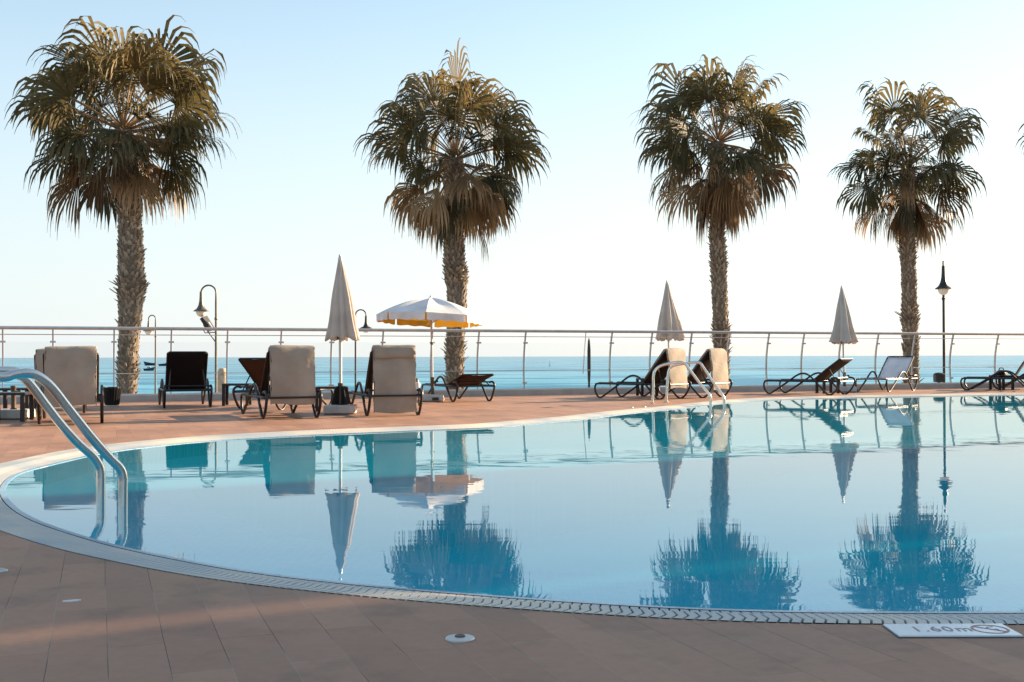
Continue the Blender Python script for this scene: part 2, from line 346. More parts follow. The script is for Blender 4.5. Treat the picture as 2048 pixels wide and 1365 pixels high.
# even resampling
def resample(c, step):
    c = c+[c[0]]; L = [0]
    for a, b in zip(c, c[1:]): L.append(L[-1]+(b-a).length)
    n = int(L[-1]/step); out = []; j = 0
    for i in range(n):
        s = L[-1]*i/n
        while L[j+1] < s: j += 1
        t = (s-L[j])/max(1e-9, L[j+1]-L[j]); out.append(c[j].lerp(c[j+1], t))
    return out
edge = resample(crv, 0.034)
def smoothc(c, k):
    N = len(c)
    for _ in range(k): c = [(c[i-1]+c[i]*2+c[(i+1) % N])/4 for i in range(N)]
    return c
edge = smoothc(edge, 40)
NE = len(edge)
def normals(c):
    out = []
    for i in range(len(c)):
        t = c[(i+3) % len(c)]-c[i-3]; t.z = 0; t.normalize(); out.append(V((t.y, -t.x, 0)))
    return out
nrm = normals(edge)
# make the normals point outwards (away from the pool centre)
ctr = V((5, 12, ZW))
if sum(1 for p, n in zip(edge, nrm) if n.dot(p-ctr) > 0) < NE/2: nrm = [-n for n in nrm]
nrm = smoothc(nrm, 30); nrm = [n.normalized() for n in nrm]
def widthat(p):
    # the rim is a little wider round the far side
    t = min(1, max(0, (p.y-5)/8)); return 0.31+0.08*t
outer = [V((p.x, p.y, 0))+n*widthat(p) for p, n in zip(edge, nrm)]
outer = smoothc(outer, 30)
# ---- terrace deck with a hole
bm = bmesh.new()
def ring(pts):
    vs_ = [bm.verts.new(p) for p in pts]; return [bm.edges.new((vs_[i], vs_[(i+1) % len(vs_)])) for i in range(len(vs_))]
X0, X1 = -34.0, 60.0
kerbw = 0.30
def railpt(x, off=0.0, z=0.0): p = V((x, railY(x), z))+RN*off; return p
es = ring([(V((X0, -18, 0))), V((X1, -18, 0)), railpt(X1), railpt(X0)]) + ring([outer[i] for i in range(0, NE, 4)])
bmesh.ops.triangle_fill(bm, use_beauty=True, use_dissolve=False, edges=es)
for f in bm.faces:
    if f.normal.z < 0: f.normal_flip()
me = bpy.data.meshes.new('pool_deck'); bm.to_mesh(me); bm.free()
# drop triangles that filled the hole
struct(link('pool_deck', me, M['deck'], smooth=False))
# ---- land and promenade under and beyond the terrace
ZP = -1.6
mb = MB()
def promY(x): return 66+0.40*x
pts = [V((-400, -300, 0)), V((500, -300, 0)), V((500, promY(500), 0)), V((-400, promY(-400), 0))]
top = [V((p.x, p.y, ZP)) for p in pts]; bot = [V((p.x, p.y, -9)) for p in pts]
mb.face(top)
for i in range(4): j = (i+1) % 4; mb.quad(bot[i], bot[j], top[j], top[i])
struct(mb.build('promenade', M['pave'], smooth=False))
# terrace retaining wall face
mb = MB()
a, b = railpt(X0, -0.30), railpt(X1, -0.30)
mb.quad(V((a.x, a.y, ZP)), V((b.x, b.y, ZP)), V((b.x, b.y, 0.0)), V((a.x, a.y, 0.0)))
mb.quad(V((X0, -18, ZP)), V((a.x, a.y, ZP)), V((a.x, a.y, -0.002)), V((X0, -18, -0.002)))
mb.quad(V((X0, -18, ZP)), V((X1, -18, ZP)), V((X1, -18, -0.002)), V((X0, -18, -0.002)))
struct(mb.build('terrace_wall', M['kerb'], smooth=False))
# kerb on which the balustrade stands
mb = MB(); KZ = 0.115
a0, b0, a1, b1 = railpt(X0), railpt(X1), railpt(X0, -0.302), railpt(X1, -0.302)
def zz(p, z): return V((p.x, p.y, z))
mb.quad(zz(a0, -0.01), zz(b0, -0.01), zz(b0, KZ), zz(a0, KZ)); mb.quad(zz(a0, KZ), zz(b0, KZ), zz(b1, KZ), zz(a1, KZ)); mb.quad(zz(a1, KZ), zz(b1, KZ), zz(b1, -0.3), zz(a1, -0.3))
struct(mb.build('kerb', M['kerb'], smooth=False))
# sea
mb = MB(); ZS = -7.0
mb.face([V((-60000, -2000, ZS)), V((60000, -2000, ZS)), V((60000, 90000, ZS)), V((-60000, 90000, ZS))])
struct(mb.build('sea', M['sea'], smooth=False))

# ---- pool basin
def loft(mb, a, b, st=4):
    idx = list(range(0, len(a), st))
    for k in range(len(idx)):
        i, j = idx[k], idx[(k+1) % len(idx)]
        mb.quad(a[i], a[j], b[j], b[i])
LZ = -0.17
inner1 = [zz(p, LZ) for p in edge]
ledge_in = smoothc([zz(p-n*(1.25), LZ) for p, n in zip(edge, nrm)], 120)
floor_e = [zz(p, -1.2) for p in ledge_in]
mb = MB(); loft(mb, [zz(p, ZW+0.004) for p in edge], inner1)
struct(mb.build('pool_wall_tiles', M['rimtile'], smooth=False))
mb = MB(); loft(mb, inner1, ledge_in)
struct(mb.build('pool_ledge', M['ledge'], smooth=False))
mb = MB(); loft(mb, ledge_in, floor_e); mb.face([zz(p, -1.2) for p in floor_e[::4]])
struct(mb.build('pool_basin', M['poolfloor'], smooth=False))
wf = [zz(p, ZW) for p in edge[::4]]
if sum(a.x*b.y-a.y*b.x for a, b in zip(wf, wf[1:]+wf[:1])) < 0: wf = wf[::-1]
mb = MB(); mb.face(wf)
struct(mb.build('pool_water', M['poolwater'], smooth=False))
# ---- overflow rim: blue tile lip, channel and zigzag grating
rimo = [p+n*0.035+V((0, 0, 0.006)) for p, n in zip(edge, nrm)]
mb = MB(); loft(mb, [zz(p, ZW+0.004) for p in edge], rimo)
struct(mb.build('pool_rim_tiles', M['rimtile'], smooth=False))
mb = MB(); loft(mb, [zz(p, -0.05) for p in rimo], [zz(p, -0.05) for p in outer]); loft(mb, [zz(p, -0.05) for p in outer], outer); loft(mb, rimo, [zz(p, -0.05) for p in rimo])
gt = thing('overflow_grating', 'pale slatted overflow grating running all round the edge of the pool', 'grating')
mb.build('channel', M['channel'], gt, smooth=False)
mb = MB(); rnd = random.Random(3)
for i in range(NE):
    p = rimo[i]; q = outer[i]; n = nrm[i]; t = V((-n.y, n.x, 0)); hw = 0.0138
    prev = None
    zt = [0.0, 0.010, -0.010, 0.010, -0.004]
    for k, u in enumerate((0.02, 0.27, 0.52, 0.77, 0.985)):
        c = p.lerp(q, u)+t*zt[k]; c.z = (ZW+0.004)*(1-u)+0.003*u
        if u > 0.5: c.z = 0.003*u-0.006*(1-u)
        cur = (c-t*hw, c+t*hw)
        if prev:
            mb.quad(prev[0], prev[1], cur[1], cur[0])
            dn = V((0, 0, -0.014))
            mb.quad(prev[0]+dn, prev[0], cur[0], cur[0]+dn); mb.quad(prev[1], prev[1]+dn, cur[1]+dn, cur[1])
        else:
            mb.quad(cur[0], cur[1], cur[1]+V((0, 0, -0.014)), cur[0]+V((0, 0, -0.014)))
        prev = cur
mb.build('grate', M['slat'], gt, smooth=False)

# ================================================================ BALUSTRADE
bal = thing('glass_balustrade', 'long steel and glass balustrade along the seaward kerb of the terrace', 'balustrade')
RZ = CAMH+0.85*0.668
topz = 1.405
post_px = [18, 118, 240, 354, 466, 573, 674, 776, 874, 967, 1060, 1232, 1312, 1391, 1466, 1545, 1615, 1690, 1763, 1836, 1912, 2002]
def railx(px): u = (px-1024)/F; return 24.75*u/(1-0.4*u)
pxs = [railx(p)-0.10 for p in post_px]
pxs = [pxs[0]-1.0*k for k in range(10, 0, -1)] + pxs + [pxs[-1]+1.1*k for k in range(1, 11)]
lean = 0.11; basey = -0.08
def curve_off(t): return basey - 0.05*math.sin(math.pi*t) + lean*t*t
def postpath(x, n=8):
    out = []
    for i in range(n+1):
        t = i/n; p = railpt(x, curve_off(t), KZ+(topz-KZ)*t); out.append(p)
    return out
for x in pxs:
    mb = MB(); pp = postpath(x); pd = []
    # flat bar post: wide across the rail, thin along it
    N0 = []
    for p in pp:
        a = p-RN*0.022-RD*0.013; b = p+RN*0.022-RD*0.013; c = p+RN*0.022+RD*0.013; d = p-RN*0.022+RD*0.013; N0.append((a, b, c, d))
    for s0, s1 in zip(N0, N0[1:]):
        for k in range(4): l = (k+1) % 4; mb.quad(s0[k], s0[l], s1[l], s1[k])
    po = mb.build('post', M['railsteel'], bal, smooth=False)
    for t in (0.80, 0.12):
        p = railpt(x, curve_off(t)+0.01, KZ+(topz-KZ)*t); mb = MB(); mb.box(p+RN*0.03, (0.10, 0.035, 0.035), rz=math.atan2(RD.y, RD.x)); mb.build('clamp', M['railsteel'], po, smooth=False)
x0r, x1r = pxs[0], pxs[-1]
mb = MB(); mb.tube([railpt(x0r, curve_off(1), topz), railpt((x0r+x1r)/2, curve_off(1), topz), railpt(x1r, curve_off(1), topz)], 0.034, 10); mb.build('top_rail', M['railsteel'], bal)
for t in (0.905, 0.33):
    mb = MB(); mb.tube([railpt(x0r, curve_off(t), KZ+(topz-KZ)*t), railpt(x1r, curve_off(t), KZ+(topz-KZ)*t)], 0.009, 6); mb.build('wire', M['railsteel'], bal)
mb = MB(); a_ = railpt(x0r, -0.055, KZ+0.018); b_ = railpt(x1r, -0.055, KZ+0.018); mb.box((a_+b_)/2, ((b_-a_).length, 0.05, 0.034), rz=math.atan2(RD.y, RD.x))
mb.build('base_channel', M['polewhite'], bal, smooth=False)
def on_rail(px, py): return PL(px, py, railpt(0, -0.07), railpt(1, -0.07))
mb = MB(); mb.tube([on_rail(1172, 662), on_rail(1169, 700), on_rail(1166, 748)], 0.012, 6); mb.build('slanted_rod', M['railsteel'], bal)
for xa, xb in zip(pxs, pxs[1:]):
    mb = MB(); ts = [0.03+0.77*k/5 for k in range(6)]
    for ta, tb in zip(ts, ts[1:]):
        A = railpt(xa+0.03, curve_off(ta)+0.03, KZ+(topz-KZ)*ta); B = railpt(xb-0.03, curve_off(ta)+0.03, KZ+(topz-KZ)*ta)
        C = railpt(xb-0.03, curve_off(tb)+0.03, KZ+(topz-KZ)*tb); D = railpt(xa+0.03, curve_off(tb)+0.03, KZ+(topz-KZ)*tb)
        mb.quad(A, B, C, D)
    mb.build('glass_panel', M['glass'], bal)

# ================================================================ PALMS
def fan(mb, rnd, base, d, Lp, Lb, half, roll, droop, tone, nseg=26, pet=True, petm=None, width=1.0):
    d = d.normalized(); pts = [base.copy()]; v = d.copy()
    n = 7
    for i in range(n):
        v = (v+V((0, 0, -1))*(0.035*droop*(i+1)/n*2)).normalized(); pts.append(pts[-1]+v*(Lp/n))
    if pet:
        n0 = len(petm.v); petm.tube(pts, [0.030-0.014*i/n for i in range(n+1)], 4, cap=False); petm.c += [min(1, tone+0.25)]*(len(petm.v)-n0)
    h = pts[-1]; s = v.cross(V((0, 0, 1)))
    if s.length < 0.05: s = V((1, 0, 0))
    s.normalize(); s = Matrix.Rotation(roll, 3, v) @ s; nn = s.cross(v).normalized()
    if nn.z < 0: nn = -nn
    dphi = 2*half/nseg
    for k in range(nseg+1):
        if rnd.random() < 0.04: continue
        ph = -half+dphi*k
        L = Lb*(0.74+0.26*math.cos(ph*0.75))*rnd.uniform(0.86, 1.28)
        sv = (v*math.cos(ph)+s*math.sin(ph)+nn*(0.10 if k % 2 else -0.02)-nn*0.12*abs(ph)).normalized()
        split = rnd.uniform(0.56, 0.72); steps = 8; p = h.copy(); prev = None; tn = min(1, max(0, tone+rnd.uniform(-0.16, 0.16)))
        r = 0; dirv = sv.copy(); tipd = rnd.uniform(0.8, 1.9)*droop
        rndside = s*rnd.uniform(-0.10, 0.10)+v*rnd.uniform(-0.08, 0.08)
        for q in range(steps+1):
            u = q/steps
            if u < split: wd = max(0.012, u*L*dphi*0.5*1.04)
            else: wd = split*L*dphi*0.5*1.04*max(0.0, 1-(u-split)/(1-split))**1.5
            wd = max(wd, 0.0045)*width
            sd_ = dirv.cross(nn)
            if sd_.length < 1e-3: sd_ = s
            sd_.normalize()
            cur = (p-sd_*wd, p+sd_*wd)
            if prev:
                n0 = len(mb.v); mb.quad(prev[0], prev[1], cur[1], cur[0]); tq = min(1, tn+(0.30*(u-split) if u > split else 0)); mb.c += [tq]*4
            prev = cur
            g = 0.05*droop if u < split*0.85 else 0.62*tipd
            dirv = (dirv+V((0, 0, -1))*g+(rndside if u > split else V((0, 0, 0)))).normalized()
            p = p+dirv*(L/steps)
def palm(name, label, Yd, trunk_px, wid_px, hub_px, rad_px, top_px, seed, nleaf=58, skirt=10, skirt_len=1.0, extra=None, sweep=148, grp='tall fan palms on the promenade beyond the balustrade'):
    rnd = random.Random(seed); k = F/Yd
    base = AT(trunk_px[-1][0], 714, Yd); base.z = ZP
    root = thing(name, label, 'palm tree', base, 0, grp)
    def loc(p): return p-base
    path = [loc(AT(x, y, Yd)) for x, y in trunk_px]; path.append(V((path[-1].x, 0, 0)))
    path = path[::-1]; path = cr(path, 10)
    hub = loc(AT(hub_px[0], hub_px[1], Yd))
    if (hub-path[-1]).length > 0.1: path += [path[-1].lerp(hub, t) for t in (0.5, 1.0)]
    wid = [w_/k/2 for w_ in wid_px][::-1]
    Lt = [0]
    for a, b in zip(path, path[1:]): Lt.append(Lt[-1]+(b-a).length)
    def rad(s):
        u = s/Lt[-1]*(len(wid)-1); i = min(int(u), len(wid)-2); return (wid[i]*(1-(u-i))+wid[i+1]*(u-i))*0.76
    mb = MB(); n0 = 0; mb.tube(path, [rad(s) for s in Lt], 20); mb.c += [0.25]*len(mb.v)
    def at(s):
        j = 0
        while j < len(Lt)-2 and Lt[j+1] < s: j += 1
        t = (s-Lt[j])/max(1e-6, Lt[j+1]-Lt[j]); return path[j].lerp(path[j+1], t), (path[j+1]-path[j]).normalized()
    s = 1.1; row = 0
    while s < Lt[-1]-0.2:
        p, tdir = at(s); r = rad(s); nb = 13
        shag = 0.75+0.5*math.sin(s*2.1+seed)+0.4*math.sin(s*5.3+seed*2)
        for b in range(nb):
            th = 2*math.pi*(b+0.5*(row % 2))/nb+rnd.uniform(-0.12, 0.12)
            o = V((math.cos(th), math.sin(th), 0)); tv = V((-o.y, o.x, 0))
            hw = r*math.pi/nb*rnd.uniform(0.55, 0.95); hh = rnd.uniform(0.10, 0.19); out = rnd.uniform(0.04, 0.11)*max(0.5, shag)
            if rnd.random() < 0.05: out *= 2.2; hh *= 1.2
            c = p+o*(r*0.98)+V((0, 0, rnd.uniform(-0.03, 0.03))); sk = tv*rnd.uniform(-0.05, 0.05)
            b0, b1 = c-tv*hw, c+tv*hw; t0 = c-tv*hw*0.45+o*out+V((0, 0, hh))+sk; t1 = c+tv*hw*0.45+o*out+V((0, 0, hh*rnd.uniform(0.85, 1.1)))+sk
            i0 = t0-o*0.045-V((0, 0, 0.02)); i1 = t1-o*0.045-V((0, 0, 0.02)); tn = rnd.uniform(0.25, 0.95)
            n0 = len(mb.v); mb.quad(b0, b1, t1, t0); mb.quad(t0, t1, i1, i0); mb.quad(b0, t0, i0, b0+V((0, 0, 0.03))-o*0.02); mb.quad(t1, b1, b1+V((0, 0, 0.03))-o*0.02, i1)
            mb.c += [tn*0.7, tn*0.7, tn, tn]+[tn]*12
        s += 0.088; row += 1
    while len(mb.c) < len(mb.v): mb.c.append(0.3)
    mb.build('trunk', M['bark'], root, smooth=False)
    Rm = rad_px/k; Tm = (hub_px[1]-top_px)/k
    cb = MB(); db = MB(); pm = MB()
    ga = 2.399963
    for i in range(nleaf):
        u = (i+0.5)/nleaf
        el = R(84-(u**0.70)*sweep)+R(rnd.uniform(-13, 13))
        az = i*ga+rnd.uniform(-0.45, 0.45)
        d = V((math.cos(az)*math.cos(el), math.sin(az)*math.cos(el), math.sin(el)))
        up_f = max(0, math.sin(el)); reach = Rm*(1-up_f)+Tm*up_f
        reach *= rnd.choice([rnd.uniform(0.66, 0.86), rnd.uniform(0.88, 1.02), rnd.uniform(0.92, 1.06)])
        Lb = max(0.95, reach*rnd.uniform(0.43, 0.50)); Lp = reach*rnd.uniform(0.50, 0.60)
        if el < 0: Lp *= 0.92
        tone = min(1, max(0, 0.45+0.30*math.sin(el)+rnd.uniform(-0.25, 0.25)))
        dead = el < R(-22) and rnd.random() < 0.85
        b0 = hub+V((0, 0, 0.25*math.sin(el)-0.05))+V((d.x, d.y, 0))*0.10
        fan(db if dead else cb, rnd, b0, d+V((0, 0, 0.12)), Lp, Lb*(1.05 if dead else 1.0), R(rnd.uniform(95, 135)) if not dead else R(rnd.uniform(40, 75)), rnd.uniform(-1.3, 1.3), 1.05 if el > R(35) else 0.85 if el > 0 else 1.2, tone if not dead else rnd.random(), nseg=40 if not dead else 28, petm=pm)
    for i in range(skirt):
        az = i*ga*1.3+rnd.uniform(-0.4, 0.4); d = V((math.cos(az)*0.42, math.sin(az)*0.42, -1))
        fan(db, rnd, hub+V((0, 0, -0.5)), d, rnd.uniform(0.5, 0.9)*skirt_len, rnd.uniform(1.0, 1.35)*skirt_len, R(rnd.uniform(22, 42)), rnd.uniform(-0.6, 0.6), 2.2, rnd.random(), nseg=16, petm=pm)
    for i in range(16):      # stray leaf ribs and flower stalks
        az = rnd.uniform(0, 6.28); el = R(rnd.uniform(0, 70)); d = V((math.cos(az)*math.cos(el), math.sin(az)*math.cos(el), math.sin(el)))
        pts = [hub.copy()]; v = d.copy(); LL = Rm*rnd.uniform(0.7, 1.08)
        for q in range(10): v = (v+V((0, 0, -0.10*(q/6)))).normalized(); pts.append(pts[-1]+v*LL/10)
        n0 = len(pm.v); pm.tube(pts, [0.014-0.0009*q for q in range(11)], 3, cap=False); pm.c += [0.6]*(len(pm.v)-n0)
    if extra:
        for (ex, ey, LL, az) in extra:
            tgt = loc(AT(ex, ey, Yd)); d = tgt-hub
            fan(db, rnd, hub+V((0, 0, -0.2)), d, d.length, LL, R(24), 0.3, 1.6, 0.35, nseg=14, petm=pm)
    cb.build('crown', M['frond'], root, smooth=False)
    db.build('dead_fronds', M['dead'], root, smooth=False)
    pm.build('leaf_stalks', M['dead'], root, smooth=False)
    return root
palm('fan_palm', 'largest fan palm with a shaggy trunk, beside the small lamp, leftmost in the photo', 34.0, [(258, 400), (262, 520), (262, 600), (257, 700), (254, 790)], [50, 52, 58, 66, 50, 46, 44], (246, 262), 210, 2, 11, nleaf=68, skirt=8, skirt_len=0.75, sweep=138)
palm('fan_palm', 'fan palm behind the open white and yellow parasol, one dead frond dangling low', 37.0, [(906, 450), (910, 540), (914, 600), (911, 680), (909, 790)], [40, 44, 54, 46, 42, 42], (912, 318), 186, 98, 22, nleaf=58, skirt=6, extra=[(965, 430, 1.25, 0)])
palm('fan_palm', 'fan palm with a long brown skirt of dry fronds, right behind two draped loungers', 40.0, [(1434, 470), (1438, 560), (1441, 640), (1443, 720), (1444, 790)], [36, 36, 38, 37, 36], (1435, 285), 178, 84, 33, nleaf=62, skirt=16, skirt_len=1.35)
palm('fan_palm', 'fan palm left of the black street lamp and behind the grey sunbed', 42.0, [(1814, 490), (1818, 570), (1820, 650), (1822, 720), (1823, 790)], [36, 36, 36, 37, 36], (1816, 335), 160, 150, 44, nleaf=54, skirt=13, skirt_len=1.2)
palm('fan_palm', 'fan palm cut off by the right edge, only its leaf tips in view', 44.0, [(2200, 420), (2203, 540), (2203, 640), (2203, 790)], [32, 32, 34, 34], (2196, 268), 176, 105, 55, nleaf=54, skirt=10)

# ================================================================ LAMPS
def lamp(label, Yd, pole_px, hook_y, head_px, head_y, flip, mt, solar=False, shade_px=30):
    k = F/Yd; base = AT(pole_px, 714, Yd); base.z = ZP
    root = thing('street_lamp', label, 'street lamp', base, 0, 'hooked street lamps on the promenade')
    zt = AT(pole_px, hook_y, Yd).z-ZP; hx = (head_px-pole_px)/k; hz = AT(pole_px, head_y, Yd).z-ZP    # head_y: rim of the shade
    r = abs(hx)/2 if abs(hx) > 0.1 else 0.24
    ax = V((1 if hx > 0 else -1, 0, 0)) if abs(hx) > 0.1 else -V((base.x, base.y, 0)).normalized()
    mb = MB(); path = [V((0, 0, 0)), V((0, 0, 1.0)), V((0, 0, zt-r-0.3))]
    for i in range(13):
        th = math.pi*i/12; path.append(V((0, 0, zt-r))+ax*(r-r*math.cos(th))+V((0, 0, r*math.sin(th))))
    e = ax*(2*r); neck = hz+0.62*shade_px/30
    path.append(V((e.x, e.y, neck)))
    mb.tube(path, [0.05, 0.042, 0.036]+[0.028]*13+[0.028], 10); mb.build('pole', mt, root)
    mb = MB(); mb.lathe([(0, 0), (0.11, 0), (0.11, 0.05), (0.07, 0.10), (0.055, 0.5), (0.0, 0.52)], seg=14); mb.build('pole_base', mt, root)
    mb = MB(); mb.lathe([(0.0, -0.05), (0.045, -0.04), (0.06, 0), (0.045, 0.04), (0.0, 0.05)], (0, 0, zt-r-0.85), 12); mb.build('collar', mt, root)
    sR = shade_px/k/2; Hn = neck-hz
    hd = mb = MB(); mb.lathe([(0.0, Hn+0.02), (0.045, Hn), (0.05, Hn*0.75), (0.06, Hn*0.5), (0.085, Hn*0.3), (0.13, Hn*0.14), (sR*0.72, 0.045), (sR, 0.0), (sR, -0.02), (sR*0.8, -0.012), (0.0, -0.01)], e+V((0, 0, hz)), 20)
    s_ = mb.build('lamp_shade', mt, root)
    mb = MB(); mb.lathe([(sR*0.68, -0.015), (sR*0.66, -0.07), (sR*0.52, -0.14), (sR*0.28, -0.185), (0.0, -0.20)], e+V((0, 0, hz)), 18); mb.build('globe', M['globe'], s_)
    if solar:
        z1 = AT(pole_px, 665, Yd).z-ZP; z2 = AT(pole_px, 686, Yd).z-ZP
        arm = MB(); jx = (405-432)/k*0.95
        arm.tube([V((0, 0, z2)), V((jx*0.7, 0, z1+0.06)), V((jx, 0, z1+0.25))], 0.018, 6); arm.tube([V((0, 0, z1)), V((jx*0.85, 0, z1-0.02)), V((jx*1.05, 0, z1+0.12))], 0.018, 6)
        br = arm.build('bracket', mt, root)
        c = AT(415, 648, Yd)-base; pn = MB(); pn.box(c, (0.50, 0.30, 0.12), rot=Matrix.Rotation(R(58), 3, 'Y') @ Matrix.Rotation(R(18), 3, 'X')); pn.build('solar_panel', M['lampdark'], root, smooth=False)
        pn = MB(); pn.box(c+V((0.07, 0.0, -0.06)), (0.22, 0.2, 0.09), rot=Matrix.Rotation(R(58), 3, 'Y')); pn.build('battery_box', M['polewhite'], br, smooth=False)
    return root
lamp('grey hooked street lamp with a solar panel on its post, behind the black sunbed', 37.0, 432, 571, 402, 622, 1, M['lamp'], solar=True)
lamp('small far grey hooked street lamp close to the leftmost palm', 55.0, 311, 631, 297, 662, 1, M['lamp'], shade_px=22)
lamp('dark hooked street lamp half hidden by the furled parasol between two cushioned loungers', 50.0, 711, 620, 732, 657, -1, M['lampdark'], shade_px=26)
lamp('tall black street lamp seen end on at the right, its bowl facing the pool', 34.0, 1888, 525, 1887, 579, 0, M['lampdark'], shade_px=32)

# ================================================================ LOUNGERS
BL = 0.78; HX = 1.16; SZ = 0.295
side_path = cr([V((1.25, 0, SZ)), V((0.75, 0, SZ)), V((0.10, 0, SZ)), V((0.02, 0, SZ-0.03)), V((0.0, 0, 0.20)), V((0.03, 0, 0.09)), V((0.13, 0, 0.012)), V((0.30, 0, 0.10)), V((0.56, 0, 0.26)), V((0.80, 0, 0.42)), V((0.95, 0, 0.465)), V((1.10, 0, 0.42)), V((1.26, 0, 0.27)), V((1.42, 0, 0.11)), V((1.52, 0, 0.02)), V((1.60, 0, 0.012)), V((1.70, 0, 0.09)), V((1.80, 0, 0.26)), V((1.79, 0, 0.34)), V((1.70, 0, 0.375)), V((1.60, 0, 0.36))], 5)
def mk_side():
    mb = MB(); mb.tube(side_path, 0.0205, 8); mb.tube([V((1.2, 0, SZ)), V((1.80, 0, SZ))], 0.0205, 8)
    me = bpy.data.meshes.new('side_frame'); me.from_pydata([tuple(v) for v in mb.v], [], mb.f); me.update(); me.materials.append(M['darkframe']); return me
SIDE = mk_side()
FW = 0.375
grpL = 'sun loungers on the pool terrace'
def lounger(label, px, py, ang, th, ref='rear', mats='sling', cat='sun lounger'):
    """px,py: ground pixel of the middle between the two rear (or front) feet; ang: direction of the head end"""
    g = G(px, py); hd = V((math.cos(R(ang)), math.sin(R(ang)), 0))
    o = g-hd*(1.56 if ref == 'rear' else 0.13)
    root = thing('sun_lounger', label, cat, o, R(ang), grpL)
    for s in (-1, 1):
        sf = bpy.data.objects.new('side_frame', SIDE); col.objects.link(sf); sf.parent = root; sf.location = (0, s*FW, 0)
        for p in SIDE.polygons: p.use_smooth = True
    for x, z in ((0.10, SZ), (0.72, SZ), (1.2, SZ), (1.79, SZ), (1.66, 0.37)):
        mb = MB(); mb.tube([V((x, -FW, z)), V((x, FW, z))], 0.014, 8); mb.build('crossbar', M['darkframe'], root)
    # seat sling, sagging slightly
    mb = MB(); sw = 0.325; nx = 10
    for i in range(nx):
        for j in range(6):
            def P(a, b):
                x = 0.08+(HX-0.08)*a/nx; y = -sw+2*sw*b/6; z = SZ+0.022-0.018*math.sin(math.pi*b/6)-0.010*math.sin(math.pi*a/nx); return V((x, y, z))
            mb.quad(P(i, j), P(i+1, j), P(i+1, j+1), P(i, j+1))
    so_ = mb.build('seat', M[mats], root)
    md = so_.modifiers.new('solid', 'SOLIDIFY'); md.thickness = 0.008
    for s in (-1, 1): mb = MB(); mb.tube([V((0.06, s*sw, SZ+0.018)), V((HX, s*sw, SZ+0.018))], 0.014, 6); mb.build('seat_rail', M['darkframe'], root)
    c, sn = math.cos(R(th)), math.sin(R(th))
    def B(u, y, off=0.0): return V((HX+c*u*BL-sn*off, y, SZ+0.02+sn*u*BL+c*off))
    mb = MB()
    for i in range(8):
        for j in range(6):
            def P(a, b): return B(a/8, -sw+2*sw*b/6, -0.02*math.sin(math.pi*b/6)+0.012*math.sin(math.pi*a/8))
            mb.quad(P(i, j), P(i+1, j), P(i+1, j+1), P(i, j+1))
    bk = mb.build('backrest', M[mats], root)
    md = bk.modifiers.new('solid', 'SOLIDIFY'); md.thickness = 0.008
    mb = MB(); mb.tube([B(0, -sw), B(0.5, -sw, 0.01), B(0.96, -sw), B(1, -sw+0.03), B(1, sw-0.03), B(0.96, sw), B(0.5, sw, 0.01), B(0, sw)], 0.014, 8)
    mb.build('backrest_frame', M['darkframe'], bk)
    for s in (-1, 1): mb = MB(); mb.tube([B(0.55, s*0.26, -0.02), V((min(1.75, HX+c*0.55*BL+0.18), s*0.30, SZ+0.01))], 0.010, 6); mb.build('backrest_prop', M['darkframe'], root)
    return root, o, ang, th
